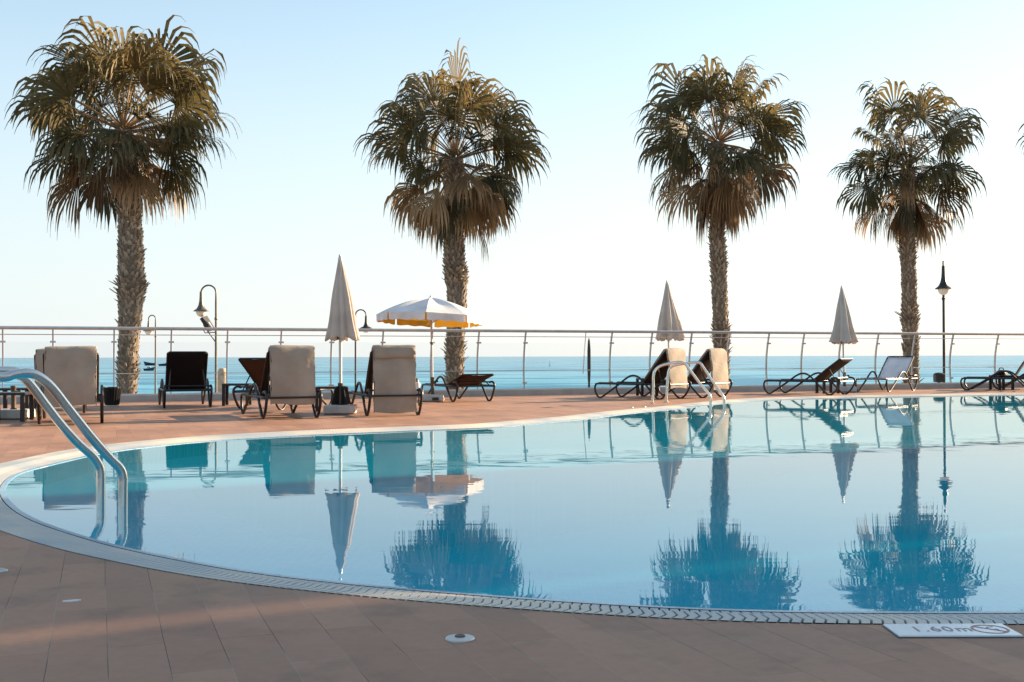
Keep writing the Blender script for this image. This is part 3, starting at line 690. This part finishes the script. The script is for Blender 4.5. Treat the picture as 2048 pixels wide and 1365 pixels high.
def cushion(L, label, drop, flap=False, wdt=0.302, seed=1, flare=0.05):
    root, o, ang, th = L; rnd = random.Random(seed)
    t = thing('lounger_cushion', label, 'cushion', o, R(ang), 'beige cushions folded over lounger backs')
    c, sn = math.cos(R(th)), math.sin(R(th)); base = V((HX, 0, SZ+0.02))
    ct = base+V((c, 0, sn))*BL; nf = V((-sn, 0, c))
    pth = [base+V((c, 0, sn))*0.06+nf*0.045, base+V((c, 0, sn))*BL*0.5+nf*0.050, base+V((c, 0, sn))*BL*0.96+nf*0.045,
           ct+V((0.0, 0, 0.055)), ct+V((0.045, 0, 0.045)), ct+V((0.065, 0, -0.02))]
    zb = drop; z0 = ct.z-0.02
    for i in range(1, 7): u = i/6; pth.append(V((ct.x+0.065+flare*math.sin(u*1.4), 0, z0+(zb-z0)*u)))
    pth = cr(pth, 3); n = len(pth); th_ = 0.028
    ny = 8; mb = MB()
    def off(i, side):
        a = pth[max(0, i-1)]; b = pth[min(n-1, i+1)]; tt = (b-a).normalized(); nn = V((tt.z, 0, -tt.x)); return pth[i]+nn*side
    grid = {}
    ph1 = rnd.uniform(0, 6)
    for side in (-1, 1):
        for i in range(n):
            u = i/(n-1)
            for j in range(ny+1):
                v = j/ny*2-1; edgef = (0.6+0.4*(1-abs(v)**14))*min(1, 8*u+0.25)*min(1, 12*(1-u)+0.4)
                p = off(i, side*(-1)*th_*(0.25+0.75*edgef))
                wob = 0.010*math.sin(i*0.7+ph1+v*2)+0.006*math.sin(i*1.9+v*5+ph1)
                p = p+V((0.006*math.sin(v*4+i*0.5+ph1), v*wdt+wob*abs(v), 0.012*math.sin(v*2.5+ph1)*u))
                grid[(side, i, j)] = len(mb.v); mb.v.append(p)
    for i in range(n-1):
        for j in range(ny):
            mb.f.append((grid[(1, i, j)], grid[(1, i, j+1)], grid[(1, i+1, j+1)], grid[(1, i+1, j)]))
            mb.f.append((grid[(-1, i, j)], grid[(-1, i+1, j)], grid[(-1, i+1, j+1)], grid[(-1, i, j+1)]))
        for j, fl in ((0, 1), (ny, 0)):
            q = (grid[(1, i, j)], grid[(1, i+1, j)], grid[(-1, i+1, j)], grid[(-1, i, j)]); mb.f.append(q if fl else q[::-1])
    for j in range(ny):
        mb.f.append((grid[(1, 0, j)], grid[(-1, 0, j)], grid[(-1, 0, j+1)], grid[(1, 0, j+1)])); q = (grid[(1, n-1, j)], grid[(1, n-1, j+1)], grid[(-1, n-1, j+1)], grid[(-1, n-1, j)]); mb.f.append(q)
    mb.build('pad', M['cushion'], t, angle=60)
    for s in (-1, 1): mb = MB(); mb.tube([off(i, 0)+V((0, s*(wdt+0.004), 0)) for i in range(n)], 0.007, 5); mb.build('piping', M['cushion'], t)
    if flap:
        mb = MB(); x = ct.x+0.115
        for j in range(8):
            def Q(a, b): return V((x-0.02*b+0.012*b*b+0.004*math.sin(a*1.7), -wdt*0.98+2*wdt*0.98*a/8, ct.z+0.05-0.155*b-0.006*math.sin(a)*b))
            for b in range(3): mb.quad(Q(j, b/3), Q(j+1, b/3), Q(j+1, (b+1)/3), Q(j, (b+1)/3))
        fo = mb.build('flap', M['cushion'], t); md = fo.modifiers.new('solid', 'SOLIDIFY'); md.thickness = 0.02
L1 = lounger('brown lounger nearest the chrome pool ladder, cushion hanging behind its back', 142, 847.5, -70, 50)
cushion(L1, 'broad beige cushion behind the near ladder rails, in front of a second cushion', 0.24, seed=2, flare=0.10)
L1b = lounger('brown lounger almost hidden behind the leftmost cushioned one', 116, 827, -70, 49)
cushion(L1b, 'beige cushion of which only a strip shows behind the leftmost one', 0.25, seed=3)
L2 = lounger('empty near-black lounger seen from behind, in front of the lamp with solar panel', 374.5, 816, -70, 53, 'rear', 'slingblack')
L3 = lounger('empty dark lounger leaning left, half hidden behind a cushioned one', 524, 820, -112, 41)
L4 = lounger('cushioned lounger standing left of the tall furled parasol', 580, 837, -66, 52)
cushion(L4, 'plain beige cushion left of the tall furled parasol, ending at seat height', 0.20, seed=5)
L5 = lounger('cushioned lounger between the tall furled and the open parasol', 785, 831.5, -72, 53)
cushion(L5, 'beige cushion with a folded top flap, hanging almost to the deck', 0.05, flap=True, seed=6, wdt=0.302)
L6 = lounger('brown lounger with its back almost flat, right of the open parasol', 942, 803.5, -64, 15)
L7 = lounger('lounger draped with a sunlit cushion behind the far pool ladder, left of its twin', 1222, 795.5, -41, 51, 'front')
cushion(L7, 'sunlit cream cushion below the furled parasol at the far ladder', 0.22, seed=7)
L8 = lounger('lounger draped with a sunlit cushion just in front of a palm trunk', 1307, 792.5, -41, 51, 'front')
cushion(L8, 'sunlit cream cushion overlapping the palm trunk', 0.17, seed=8)
L9 = lounger('brown empty lounger with half-raised back, in front of the far right furled parasol', 1554.5, 787.5, -41, 37, 'front')
L10 = lounger('lounger with pale grey sling facing the pool, between parasol and street lamp', 1747, 784.5, 49, 41, 'front', 'slinggrey')
L11 = lounger('nearer of the two dark loungers at the right edge, right of the street lamp', 1937, 780.5, -28, 57, 'front')
L12 = lounger('farther of the two dark loungers cut by the right edge', 2000, 777.5, -30, 57, 'front')

# ================================================================ TABLES
def table(label, px, py, ang=15, wd=0.46, h=0.385):
    g = G(px, py); t = thing('side_table', label, 'side table', g, R(ang), 'low dark side tables among the loungers')
    mb = MB(); mb.box((0, 0, h-0.018), (wd, wd, 0.036)); mb.build('table_top', M['darkframe'], t, smooth=False, bevel=0.006)
    for sx in (-1, 1):
        for sy in (-1, 1):
            mb = MB(); mb.box((sx*(wd/2-0.028), sy*(wd/2-0.028), (h-0.036)/2), (0.055, 0.055, h-0.038)); mb.build('leg', M['darkframe'], t, smooth=False, bevel=0.005)
    return t
table('low dark table at the left edge behind the ladder rails', 20, 842, 8, 0.50)
table('second low dark table close behind the one at the left edge', 32, 826, 8, 0.50)
table('low dark table between the black lounger and the leaning one', 474, 811, 6, 0.46)
table('low dark table behind the tall furled parasol pole', 664, 822, 6, 0.50)
table('small dark table behind the two draped loungers with sunlit cushions', 1294, 792, 12, 0.38, 0.38)
table('small dark table tucked behind the half-raised brown lounger', 1655, 787, 12, 0.40, 0.33)
table('low dark table between the two loungers at the right edge', 2003, 780, 12, 0.42, 0.36)

# ================================================================ PARASOLS
def pbase(root, w_=0.46, h=0.12, rz=0.0, foot=True):
    mb = MB(); mb.box((0, 0, 0.012+h/2), (w_, w_*0.95, h), rz=rz, taper=0.97); b = mb.build('base', M['concrete'], root, smooth=False, bevel=0.012)
    mb = MB()
    for sx in (-1, 1):
        for sy in (-1, 1): mb.lathe([(0, 0), (0.03, 0), (0.035, 0.02), (0, 0.02)], Matrix.Rotation(rz, 3, 'Z') @ V((sx*(w_/2-0.05), sy*(w_/2-0.05), 0)), 8)
    mb.build('feet', M['black'], b)
    mb = MB(); mb.lathe([(0.045, 0.10), (0.045, 0.14), (0.034, 0.15), (0.034, 0.42), (0.042, 0.43), (0.042, 0.46), (0.0, 0.465)], seg=14); s = mb.build('pole_holder', M['bronze'], root)
    mb = MB(); mb.tube([V((0.03, 0, 0.38)), V((0.085, -0.01, 0.38))], 0.01, 6); mb.lathe([(0.0, -0.02), (0.025, -0.02), (0.025, 0.02), (0, 0.02)], (0.09, -0.01, 0.38), 8); mb.build('knob', M['black'], s)
def furled(label, px, py, H, clen, rb, lean=0.0, seed=1, fins=False, bw=0.46, straight=False, shift=0.0):
    g = G(px, py); root = thing('parasol', label, 'parasol', g, 0, 'furled parasols'); rnd = random.Random(seed)
    pbase(root, bw, rz=0.05)
    mb = MB(); mb.tube([V((0, 0, 0.15)), V((lean*0.5, 0, H*0.5)), V((lean, 0, H-0.06))], 0.024, 10); mb.build('pole', M['polewhite'], root)
    if fins:
        mb = MB()
        for a in (0.5, 2.3, 3.9, 5.4):
            d = V((math.cos(a), math.sin(a), 0)); tt = V((-d.y, d.x, 0))*0.006
            p = [d*0.034+V((0, 0, 0.42)), d*0.10+V((0, 0, 0.40)), d*0.17+V((0, 0, 0.14)), d*0.034+V((0, 0, 0.14))]
            mb.face([q+tt for q in p]); mb.face([q-tt for q in p[::-1]])
            for i in range(4): j = (i+1) % 4; mb.quad(p[i]+tt, p[j]+tt, p[j]-tt, p[i]-tt)
        mb.build('fins', M['black'], root, smooth=False)
    mb = MB(); zb = H-0.05-clen; seg = 64; rows = 22; ph = [rnd.uniform(0, 6) for _ in range(6)]
    for j in range(rows+1):
        u = j/rows       # 0 top
        r = rb*(0.10+0.90*(u**(0.95 if straight else 0.80))); r *= 1-0.04*math.sin(u*9+ph[0])
        for k in range(seg):
            th = 2*math.pi*k/seg
            pl = 0.27*u**0.5*math.cos(8*th+ph[1]+0.5*u)+0.20*u*math.cos(5*th+ph[2]-0.8*u)+0.05*math.cos(17*th+ph[3])*u
            q = r*(1+pl); z = H-0.05-clen*u
            if u > 0.93: z += 0.030*math.cos(8*th+ph[4])*(u-0.93)/0.07+0.012*math.cos(19*th)
            mb.v.append(V((math.cos(th)*q+lean*(z/H)+shift*u, math.sin(th)*q, z)))
    for j in range(rows):
        for k in range(seg):
            l = (k+1) % seg; mb.f.append((j*seg+k, j*seg+l, (j+1)*seg+l, (j+1)*seg+k))
    co = mb.build('canopy', M['umbcloth'], root, angle=80)
    md = co.modifiers.new('solid', 'SOLIDIFY'); md.thickness = 0.004
    mb = MB(); mb.lathe([(0.0, 0), (0.035, 0), (0.035, 0.03), (0.02, 0.04), (0.026, 0.06), (0.015, 0.085), (0, 0.09)], (lean, 0, H-0.07), 12); mb.build('finial', M['railsteel'], root)
    for k in range(8):
        mb = MB(); th = 2*math.pi*k/8; d = V((math.cos(th), math.sin(th), 0)); mb.tube([V((lean*0.6, 0, zb+0.25))+d*0.03, V((lean*0.6, 0, zb-0.01))+d*0.045], 0.006, 5); mb.build('rib', M['bronze'], root)
    return root
furled('tall furled off-white parasol between the two near cushioned loungers', 681, 828, 2.37, 1.20, 0.198, -0.005, 1, True, 0.47, shift=0.055)
furled('furled off-white parasol behind the far ladder, scalloped hem', 1340, 784.5, 2.63, 1.34, 0.28, -0.06, 2, straight=True)
furled('furled off-white parasol farthest right, behind the half-raised brown lounger', 1689, 784.5, 2.48, 1.28, 0.25, -0.05, 3, straight=True)
# open parasol
g = G(865, 803)
root = thing('parasol', 'open white parasol with yellow lining and scalloped valance, in front of a palm trunk', 'parasol', g, 0)
pbase(root, 0.44, rz=0.03)
mb = MB(); mb.box((0.07, -0.212, 0.055), (0.12, 0.03, 0.05)); mb.build('base_clip', M['black'], root, smooth=False)
mb = MB(); mb.tube([V((0, 0, 0.15)), V((-0.01, 0, 1.0)), V((-0.03, 0, 1.95))], 0.020, 10); pl = mb.build('pole', M['polewhite'], root)
mb = MB(); mb.lathe([(0, 0), (0.03, 0), (0.03, 0.05), (0, 0.05)], (-0.01, 0, 1.08), 10); mb.build('tilt_joint', M['bronze'], pl)
Mt = Matrix.Rotation(R(2.2), 3, 'Y') @ Matrix.Rotation(R(-2.5), 3, 'X'); apex = V((-0.03, 0, 1.98)); RR = 1.03; ns = 8; drop = 0.36
def cano(u, th, dz=0.0):
    # ribs at multiples of 2pi/8; cloth sags a bit between them
    f = (th/(2*math.pi/ns)) % 1.0; chord = math.cos(math.pi/ns)/math.cos((f-0.5)*2*math.pi/ns)
    sag = 0.065*math.sin(math.pi*f)*math.sin(math.pi*min(1, u))*0.8
    r = RR*u*chord*0.995
    return apex+Mt @ V((math.cos(th)*r, math.sin(th)*r, -drop*(0.22*u+0.78*u**1.9)-sag+dz))
for nm, mt, dz in (('canopy', M['umbtop'], 0.0), ('lining', M['lining'], -0.006)):
    mb = MB(); A0 = 0.25
    for s in range(ns):
        for q in range(8):
            for j in range(9):
                ta = 2*math.pi/ns*(s+q/8)+1e-4; tb = 2*math.pi/ns*(s+(q+1)/8)-1e-4
                mb.quad(cano(j/9, ta, dz), cano(j/9, tb, dz), cano((j+1)/9, tb, dz), cano((j+1)/9, ta, dz))
    o_ = mb.build(nm, mt, root, angle=14)
for nm, mt, dr in (('valance', M['umbtop'], 0.0), ('valance_lining', M['lining'], -0.006)):
    mb = MB()
    for s in range(ns):
        for q in range(10):
            def W(a, b):
                th = 2*math.pi/ns*(s+0.025+0.95*a/10); p = cano(1.0, th); d = Mt @ V((math.cos(th), math.sin(th), 0))
                hgt = 0.135+0.010*math.sin(a/10*math.pi*5); return p+d*(dr+0.006+0.012*math.sin(a*2.1+s)*b)+Mt @ V((0, 0, -hgt*b))
            for b in range(3): mb.quad(W(q, b/3), W(q+1, b/3), W(q+1, (b+1)/3), W(q, (b+1)/3))
    mb.build(nm, mt, root, angle=60)
for k in range(ns):
    th = 2*math.pi/ns*k; pth = [cano(u, th+1e-3, -0.022) for u in (0.03, 0.3, 0.6, 0.85, 1.0)]
    mb = MB(); mb.tube(pth, 0.007, 6); rb_ = mb.build('rib', M['polewhite'], root)
    mb = MB(); mb.tube([V((-0.025, 0, 1.48)), cano(0.55, th+1e-3, -0.03)], 0.006, 5); mb.build('strut', M['polewhite'], rb_)
mb = MB(); mb.lathe([(0.0, 0), (0.03, 0), (0.024, 0.03), (0.0, 0.06)], apex-V((0, 0, 0.01)), 10); mb.build('finial', M['polewhite'], root)
# bare base at the left edge
g = G(27, 838); root = thing('weighted_stand', 'empty white parasol stand with bronze tube under the left table', 'parasol base', g)
pbase(root, 0.46, rz=0.05)
# extra white pole by the far ladder parasol
g = G(1347, 789)

# ================================================================ POOL LADDERS
def ladder(label, rails, r, treads_dir):
    c0 = rails[0][0]; root = thing('pool_ladder', label, 'pool ladder', (0, 0, 0))
    ends = []
    for pts in rails:
        mb = MB(); mb.tube(cr(pts, 6), r, 14); mb.build('handrail', M['steel'], root)
        b = pts[0]; mb = MB(); mb.lathe([(0, 0.006), (0.05, 0.006), (0.05, 0.016), (r+0.006, 0.024), (r+0.006, 0.04), (r*0.9, 0.04)], (b.x, b.y, 0), 18); mb.build('floor_flange', M['steel'], root)
        ends.append(pts[-1])
    for z in (-0.30, -0.58, -0.86):
        a = ends[0].copy(); b = ends[1].copy(); a.z = b.z = z; d = (b-a).normalized(); mb = MB()
        mb.box((a+b)/2, ((b-a).length, 0.09, 0.03), rz=math.atan2(d.y, d.x)); mb.build('step', M['steel'], root, smooth=False, bevel=0.006)
    return root
def near_rail(wpx, path, landing):
    w0 = G(*wpx, ZW); u = V((-0.80, -0.60, 0)); a = w0; b = w0+u
    pts = [PL(x, y, a, b) for x, y in path]
    last = pts[0]                                  # leftmost visible point, top of the arch
    b0 = w0+u*landing; b0.z = 0.0
    pre = [b0, b0+V((0, 0, 0.35)), b0+V((0, 0, 0.62))-u*0.03, b0+V((0, 0, 0.76))-u*0.12]
    post = [V((w0.x, w0.y, ZW-0.3)), V((w0.x, w0.y, -1.0))]
    return pre+pts+post
nr = near_rail((246, 1012.5), [(0, 755), (28, 749.5), (56, 747), (78, 754), (103, 774.5), (133.6, 813.5), (178, 869), (217, 913.7), (239, 936), (246, 955), (246, 985)], 1.08)
fr_ = near_rail((202, 994.5), [(17, 742.5), (39, 752), (58, 766), (92, 810.7), (122.5, 849.7), (156, 886), (183.7, 911), (199, 933), (202, 953), (202, 975)], 1.08)
for n_, q in (('near', nr), ('far', fr_)): pass
ladder('chrome pool ladder in the left foreground, its rails arching over the pool rim', [nr, fr_], 0.0275, None)
def far_rail(base, wpx, path):
    a = G(*base); b = G(*wpx, ZW); pts = [V((a.x, a.y, 0))]+[PL(x, y, a, b) for x, y in path]+[V((b.x, b.y, ZW)), V((b.x, b.y, -0.9))]
    return pts
r1 = far_rail((1304, 808.7), (1421, 813.5), [(1306.2, 786), (1307, 752.7), (1310.8, 740.5), (1321.4, 732.2), (1341, 727), (1357.7, 724.7), (1369.8, 728.4), (1382, 743.6), (1400, 767.8), (1418, 789), (1421.3, 799)])
r2 = far_rail((1332, 805.6), (1448, 811), [(1334, 778), (1336.5, 748), (1341, 736), (1351.6, 730.7), (1374, 727), (1385, 725.4), (1398.6, 726), (1406, 734.5), (1424, 761.7), (1439.5, 783), (1447.8, 797)])
ladder('small steel pool ladder across the pool, in front of the two draped loungers', [r1, r2], 0.024, None)

# ================================================================ SMALL THINGS
# depth sign
sg = thing('depth_sign', 'white tile sign reading 1.60m with a no diving symbol at the near pool edge', 'sign', (1.350, 3.512, 0))
mb = MB(); mb.box((0, 0, 0.005), (0.373, 0.150, 0.006)); mb.build('tile', M['signwhite'], sg, smooth=False, bevel=0.002)
mb = MB(); mb.box((0, 0, 0.0015), (0.379, 0.156, 0.003)); mb.build('bed', M['channel'], sg, smooth=False)
def text(body, size, loc, mt, parent, name='lettering', sx=1.0):
    cu = bpy.data.curves.new('txt', 'FONT'); cu.body = body; cu.size = size; cu.extrude = 0.0004; cu.space_character = 1.15
    ob = bpy.data.objects.new('txt', cu); col.objects.link(ob); dg = bpy.context.evaluated_depsgraph_get(); dg.update()
    me = bpy.data.meshes.new_from_object(ob.evaluated_get(dg)); bpy.data.objects.remove(ob)
    for v in me.vertices: v.co.x *= sx
    me.materials.clear(); o = link(name, me, mt, parent, smooth=False); o.location = loc; return o
text('1.60m', 0.083, (-0.125, -0.026, 0.0086), M['signink'], sg, sx=0.80)
mb = MB(); cx = 0.118
mb.tube([V((cx+0.052*math.cos(a), 0.052*math.sin(a), 0.0086)) for a in [2*math.pi*i/36 for i in range(36)]], 0.0045, 6, closed=True, flat=0.15)
mb.box((cx, 0, 0.0087), (0.096, 0.007, 0.0010), rz=R(-42)); mb.build('prohibition_ring', M['signred'], sg, smooth=False)
mb = MB(); mb.tube([V((cx-0.028, 0.022, 0.0086)), V((cx-0.006, 0.010, 0.0086)), V((cx+0.010, -0.008, 0.0086)), V((cx+0.026, -0.024, 0.0086))], 0.0045, 6, flat=0.12)
mb.tube([V((cx-0.006, 0.010, 0.0085)), V((cx+0.004, 0.028, 0.0085)), V((cx+0.020, 0.030, 0.0085))], 0.0035, 6, flat=0.12)
mb.lathe([(0, 0.0003), (0.0075, 0.0003), (0.0075, 0)], (cx+0.018, -0.004, 0.0086), 12); mb.build('diver_figure', M['signink'], sg, smooth=False)
# deck caps
def cap(label, px, py, r=0.045):
    g = G(px, py); o = thing('anchor_cap', label, 'deck fitting', g, 0, 'steel anchor caps set in the deck')
    mb = MB(); mb.lathe([(r, 0.0), (r, 0.003), (r*0.94, 0.006), (r*0.4, 0.009), (0, 0.009)], seg=28); mb.build('plate', M['railsteel'], o)
    mb = MB(); mb.lathe([(r*0.36, 0.008), (r*0.36, 0.011), (r*0.30, 0.013), (r*0.22, 0.012), (0, 0.012)], seg=16); mb.build('screw_plug', M['bronze'] if r > 0.04 else M['railsteel'], o)
cap('round steel anchor cap with dark plug in the foreground deck', 920, 1279)
cap('small steel cap at the left edge of the foreground deck', 3, 1143, 0.025)
cap('small dark cap on the pool rim left of the far ladder, left one', 1263, 816, 0.035)
cap('small dark cap on the pool rim nearest the far ladder', 1288, 814.5, 0.035)
mb = MB(); g0 = G(133, 1206); g1 = G(160, 1202); g2 = G(146, 1203)
def chip(c, rx, ry, rz, seed):
    rnd = random.Random(seed); pts = []
    for i in range(14):
        a = 2*math.pi*i/14; q = rnd.uniform(0.75, 1.1); pts.append(c+Matrix.Rotation(rz, 3, 'Z') @ V((math.cos(a)*rx*q, math.sin(a)*ry*q, 0.002)))
    return pts
pp_ = chip(g2, 0.033, 0.012, 0.35, 4); mb.face([p+V((0, 0, 0.002)) for p in pp_])
for i in range(14): j = (i+1) % 14; mb.quad(zz(pp_[i], 0.0), zz(pp_[j], 0.0), zz(pp_[j], 0.004), zz(pp_[i], 0.004))
tag(mb.build('mortar_chip', M['signwhite'], smooth=False), 'small white mortar chip on the foreground deck below the near ladder', 'mortar chip')
# black waste basket left of palm trunk
g = G(224, 812); o = thing('waste_basket', 'round black slatted waste basket behind the leftmost cushioned lounger', 'waste basket', g)
mb = MB(); mb.lathe([(0.0, 0.012), (0.10, 0.01), (0.115, 0.03), (0.145, 0.30), (0.155, 0.31), (0.155, 0.33), (0.135, 0.33), (0.105, 0.04), (0, 0.03)], seg=24); mb.build('bucket', M['black'], o)
mb = MB()
for k in range(20):
    a = 2*math.pi*k/20; d = V((math.cos(a), math.sin(a), 0)); mb.tube([d*0.118+V((0, 0, 0.02)), d*0.158+V((0, 0, 0.33))], 0.006, 4)
mb.build('ribs', M['black'], o)
mb = MB(); mb.lathe([(0.0, 0.0), (0.13, 0.0), (0.13, 0.012), (0, 0.012)], seg=20); mb.build('foot_plate', M['railsteel'], o)
# stone bollard on the promenade
Yd = 36.0; b_ = AT(445, 714, Yd); b_.z = ZP; ztop = AT(445, 736, Yd).z-ZP
mb = MB(); rnd = random.Random(9)
mb.lathe([(0.17, 0), (0.165, ztop*0.3), (0.155, ztop*0.6), (0.15, ztop-0.2), (0.13, ztop-0.08), (0.09, ztop-0.02), (0, ztop)], seg=14, wob=lambda th, u: 1+0.05*math.sin(3*th+u*7)+0.03*math.sin(7*th+u*20))
o = mb.build('stone_pillar', M['stone'], loc=b_); tag(o, 'rounded beige stone pillar beyond the glass beside the lamp with the solar panel', 'pillar')
# slim dark spindle post beyond the glass
Yd = 31.0; b_ = AT(1178, 714, Yd); b_.z = ZP; zt = AT(1178, 675, Yd).z-ZP; zb_ = AT(1178, 765, Yd).z-ZP
o = thing('garden_torch', 'slim dark spindle-shaped post standing alone beyond the glass in mid terrace', 'post', b_)
mb = MB(); mb.tube([V((0, 0, 0)), V((0, 0, zb_))], 0.03, 8); mb.build('stake', M['lampdark'], o)
mb = MB(); mb.lathe([(0.0, zb_-0.10), (0.02, zb_-0.08), (0.035, zb_+0.05), (0.048, zb_+0.4), (0.045, zt-0.35), (0.03, zt-0.10), (0.0, zt)], seg=10); mb.build('spindle', M['lampdark'], o)
# dark shrub clump / black bin by the right lamp, on the promenade side
Yd = 31.5; b_ = AT(1878, 714, Yd); b_.z = ZP
o = thing('litter_bin', 'squat black bin beyond the glass at the foot of the right street lamp', 'bin', b_)
zt = AT(1878, 749, Yd).z-ZP; zb_ = AT(1878, 760, Yd).z-ZP
mb = MB(); mb.box((0, 0, zt-0.11), (0.26, 0.24, 0.22), taper=1.04); mb.build('body', M['black'], o, smooth=False, bevel=0.03)
mb = MB(); mb.lathe([(0.14, 0), (0.15, 0.02), (0.10, 0.05), (0, 0.06)], (0, 0, zt-0.01), 14); mb.build('lid', M['lampdark'], o)
mb = MB(); mb.tube([V((0, 0, 0)), V((0, 0, zt-0.2))], 0.04, 8); mb.build('stand', M['lampdark'], o)
# dark shoulder bag on the right table, towel on the second
def bag(label, px, py, z, s):
    g = G(px, py); mb = MB(); mb.lathe([(0.0, 0), (0.9*s, 0.02*s), (1.0*s, 0.35*s), (0.8*s, 0.75*s), (0.35*s, 0.95*s), (0, 1.0*s)], (0, 0, 0), 16, wob=lambda th, u: 1+0.15*math.sin(2*th+1)+0.08*math.sin(5*th+4*u))
    o = thing('beach_bag', label, 'bag', (g.x, g.y, z)); mb.build('pouch', M['black'], o)
    mb = MB(); mb.tube(cr([V((-0.5*s, 0, 0.8*s)), V((-0.3*s, 0, 1.3*s)), V((0.3*s, 0, 1.3*s)), V((0.5*s, 0, 0.8*s))], 4), 0.012, 6); mb.build('strap', M['black'], o)
bag('slumped black beach bag on the table at the right edge', 2003, 780, 0.361, 0.13)
# folded pale towel on a tall stool right of the flapped cushion
g = G(832, 812); o = thing('towel_box', 'low pale box with a dark cap standing right of the flapped cushion', 'box', g)
mb = MB(); mb.box((0, 0, 0.36), (0.13, 0.24, 0.10)); mb.build('body', M['polewhite'], o, smooth=False, bevel=0.02)
mb = MB(); mb.lathe([(0.055, 0.41), (0.05, 0.45), (0.02, 0.48), (0, 0.485)], seg=12); mb.build('cap', M['black'], o)
mb = MB(); mb.tube([V((0.05, 0, 0.0)), V((0.05, 0, 0.31))], 0.012, 6); mb.tube([V((-0.05, 0, 0.0)), V((-0.05, 0, 0.31))], 0.012, 6); mb.build('stand', M['darkframe'], o)

# ================================================================ BOATS
def boat(label, px, py, ln_px, facing, cabin):
    g = G(px, py, ZS); k = F/g.y; Ln = ln_px/k
    o = thing('motor_boat', label, 'boat', g, 0 if facing > 0 else math.pi, 'small boats far out on the sea')
    mb = MB(); n = 8; rows = []
    for i in range(n+1):
        u = i/n; x = -Ln/2+Ln*u; hw = Ln*0.15*(1 if u < 0.5 else math.sqrt(max(0, 1-((u-0.5)/0.5)**2))); zt_ = Ln*(0.20+0.16*u*u)
        rows.append([V((x+Ln*0.05*u, -hw, zt_)), V((x*0.85, -hw*0.6, 0)), V((x*0.8, 0, -Ln*0.04)), V((x*0.85, hw*0.6, 0)), V((x+Ln*0.05*u, hw, zt_))])
    for a, b in zip(rows, rows[1:]):
        for q in range(4): mb.quad(a[q], a[q+1], b[q+1], b[q])
        mb.quad(a[4], a[0], b[0], b[4])
    mb.face(rows[0][::-1]); mb.build('hull', M['hull'], o, smooth=False)
    if cabin:
        mb = MB(); mb.box((0, 0, Ln*0.30), (Ln*0.34, Ln*0.2, Ln*0.14), taper=0.8); mb.build('cabin', M['boatwhite'], o, smooth=False)
        mb = MB(); mb.box((Ln*0.02, 0, Ln*0.31), (Ln*0.30, Ln*0.21, Ln*0.05)); mb.build('window_band', M['hull'], o, smooth=False)
    return o
boat('dark boat on the sea left of the small lamp post, farther one', 300, 731.5, 24, -1, False)
boat('dark boat with white cabin on the sea left of the small lamp post', 298, 742, 22, 1, True)
boat('dark boat just right of the small lamp post on the sea', 327, 732.5, 20, 1, False)
g = G(1099, 733, ZS); k = F/g.y; o = thing('sailing_boat', 'tiny white sailing boat near the horizon left of the spindle post', 'boat', g)
mb = MB(); hh = 13/k; mb.face([V((-0.5*2/k, 0.1, 1/k)), V((1.2*2/k, 0.1, 1/k)), V((0, 0.1, hh))]); mb.face([V((0, -0.1, hh)), V((1.2*2/k, -0.1, 1/k)), V((-0.5*2/k, -0.1, 1/k))]); mb.build('sail', M['boatwhite'], o, smooth=False)
mb = MB(); mb.box((0, 0, 0.6/k), (4/k, 1.2/k, 1.2/k), taper=1.3); mb.build('hull', M['boatwhite'], o, smooth=False)

# ================================================================ UNSEEN BLOCKS added beside the terrace to shade the near deck
SL = 0.475/0.88
def add_shade_block(label, x0, x1, y0, y1, H):
    o = thing('shade_block', label, 'shade blocker', ((x0+x1)/2, (y0+y1)/2, 0))
    cx, cy = (x0+x1)/2, (y0+y1)/2
    sh = (x1-x0)*SL  # ends slanted along the sun direction so the gap passes light
    def prism(mb, za, zb, e=0.0):
        q = [(x0-cx-e, y0-cy+(0 if y0 < -10 else -0.0)), (x1-cx, y0-cy+(0 if y0 < -10 else sh)), (x1-cx, y1-cy+sh), (x0-cx-e, y1-cy)]
        lo = [V((a, b, za)) for a, b in q]; hi = [V((a, b, zb)) for a, b in q]; mb.face(hi)
        for a in range(4): b = (a+1) % 4; mb.quad(lo[a], lo[b], hi[b], hi[a])
    mb = MB(); prism(mb, 0, H); mb.build('wall', M['wall'], o, smooth=False)
    mb = MB(); prism(mb, H, H+0.3, 0.1); mb.build('roof', M['concrete'], o, smooth=False)
    n = int((y1-y0)/3.2)
    for fl in range(4):
        for i in range(n):
            y = -(y1-y0)/2+(i+0.5)*(y1-y0)/n
            mb = MB(); mb.box((-(x1-x0)/2-0.02, y, fl*3+1.5), (0.06, 1.5, 2.0)); wi = mb.build('window', M['railsteel'], o, smooth=False)
            mb = MB(); mb.box((-(x1-x0)/2-0.055, y, fl*3+1.5), (0.03, 1.35, 1.85)); mb.build('pane', M['black'], wi, smooth=False)
ye = 6.7+26*SL
add_shade_block('nearer unseen cream block added right of the terrace to shade the near deck', 22, 36, -18, 3.61+23.2*SL, 13)
add_shade_block('farther unseen cream block added right of the terrace to shade the deck', 22, 36, 3.69+23.2*SL, ye, 13)  # thin gap between the added blocks lets a sun streak reach the deck
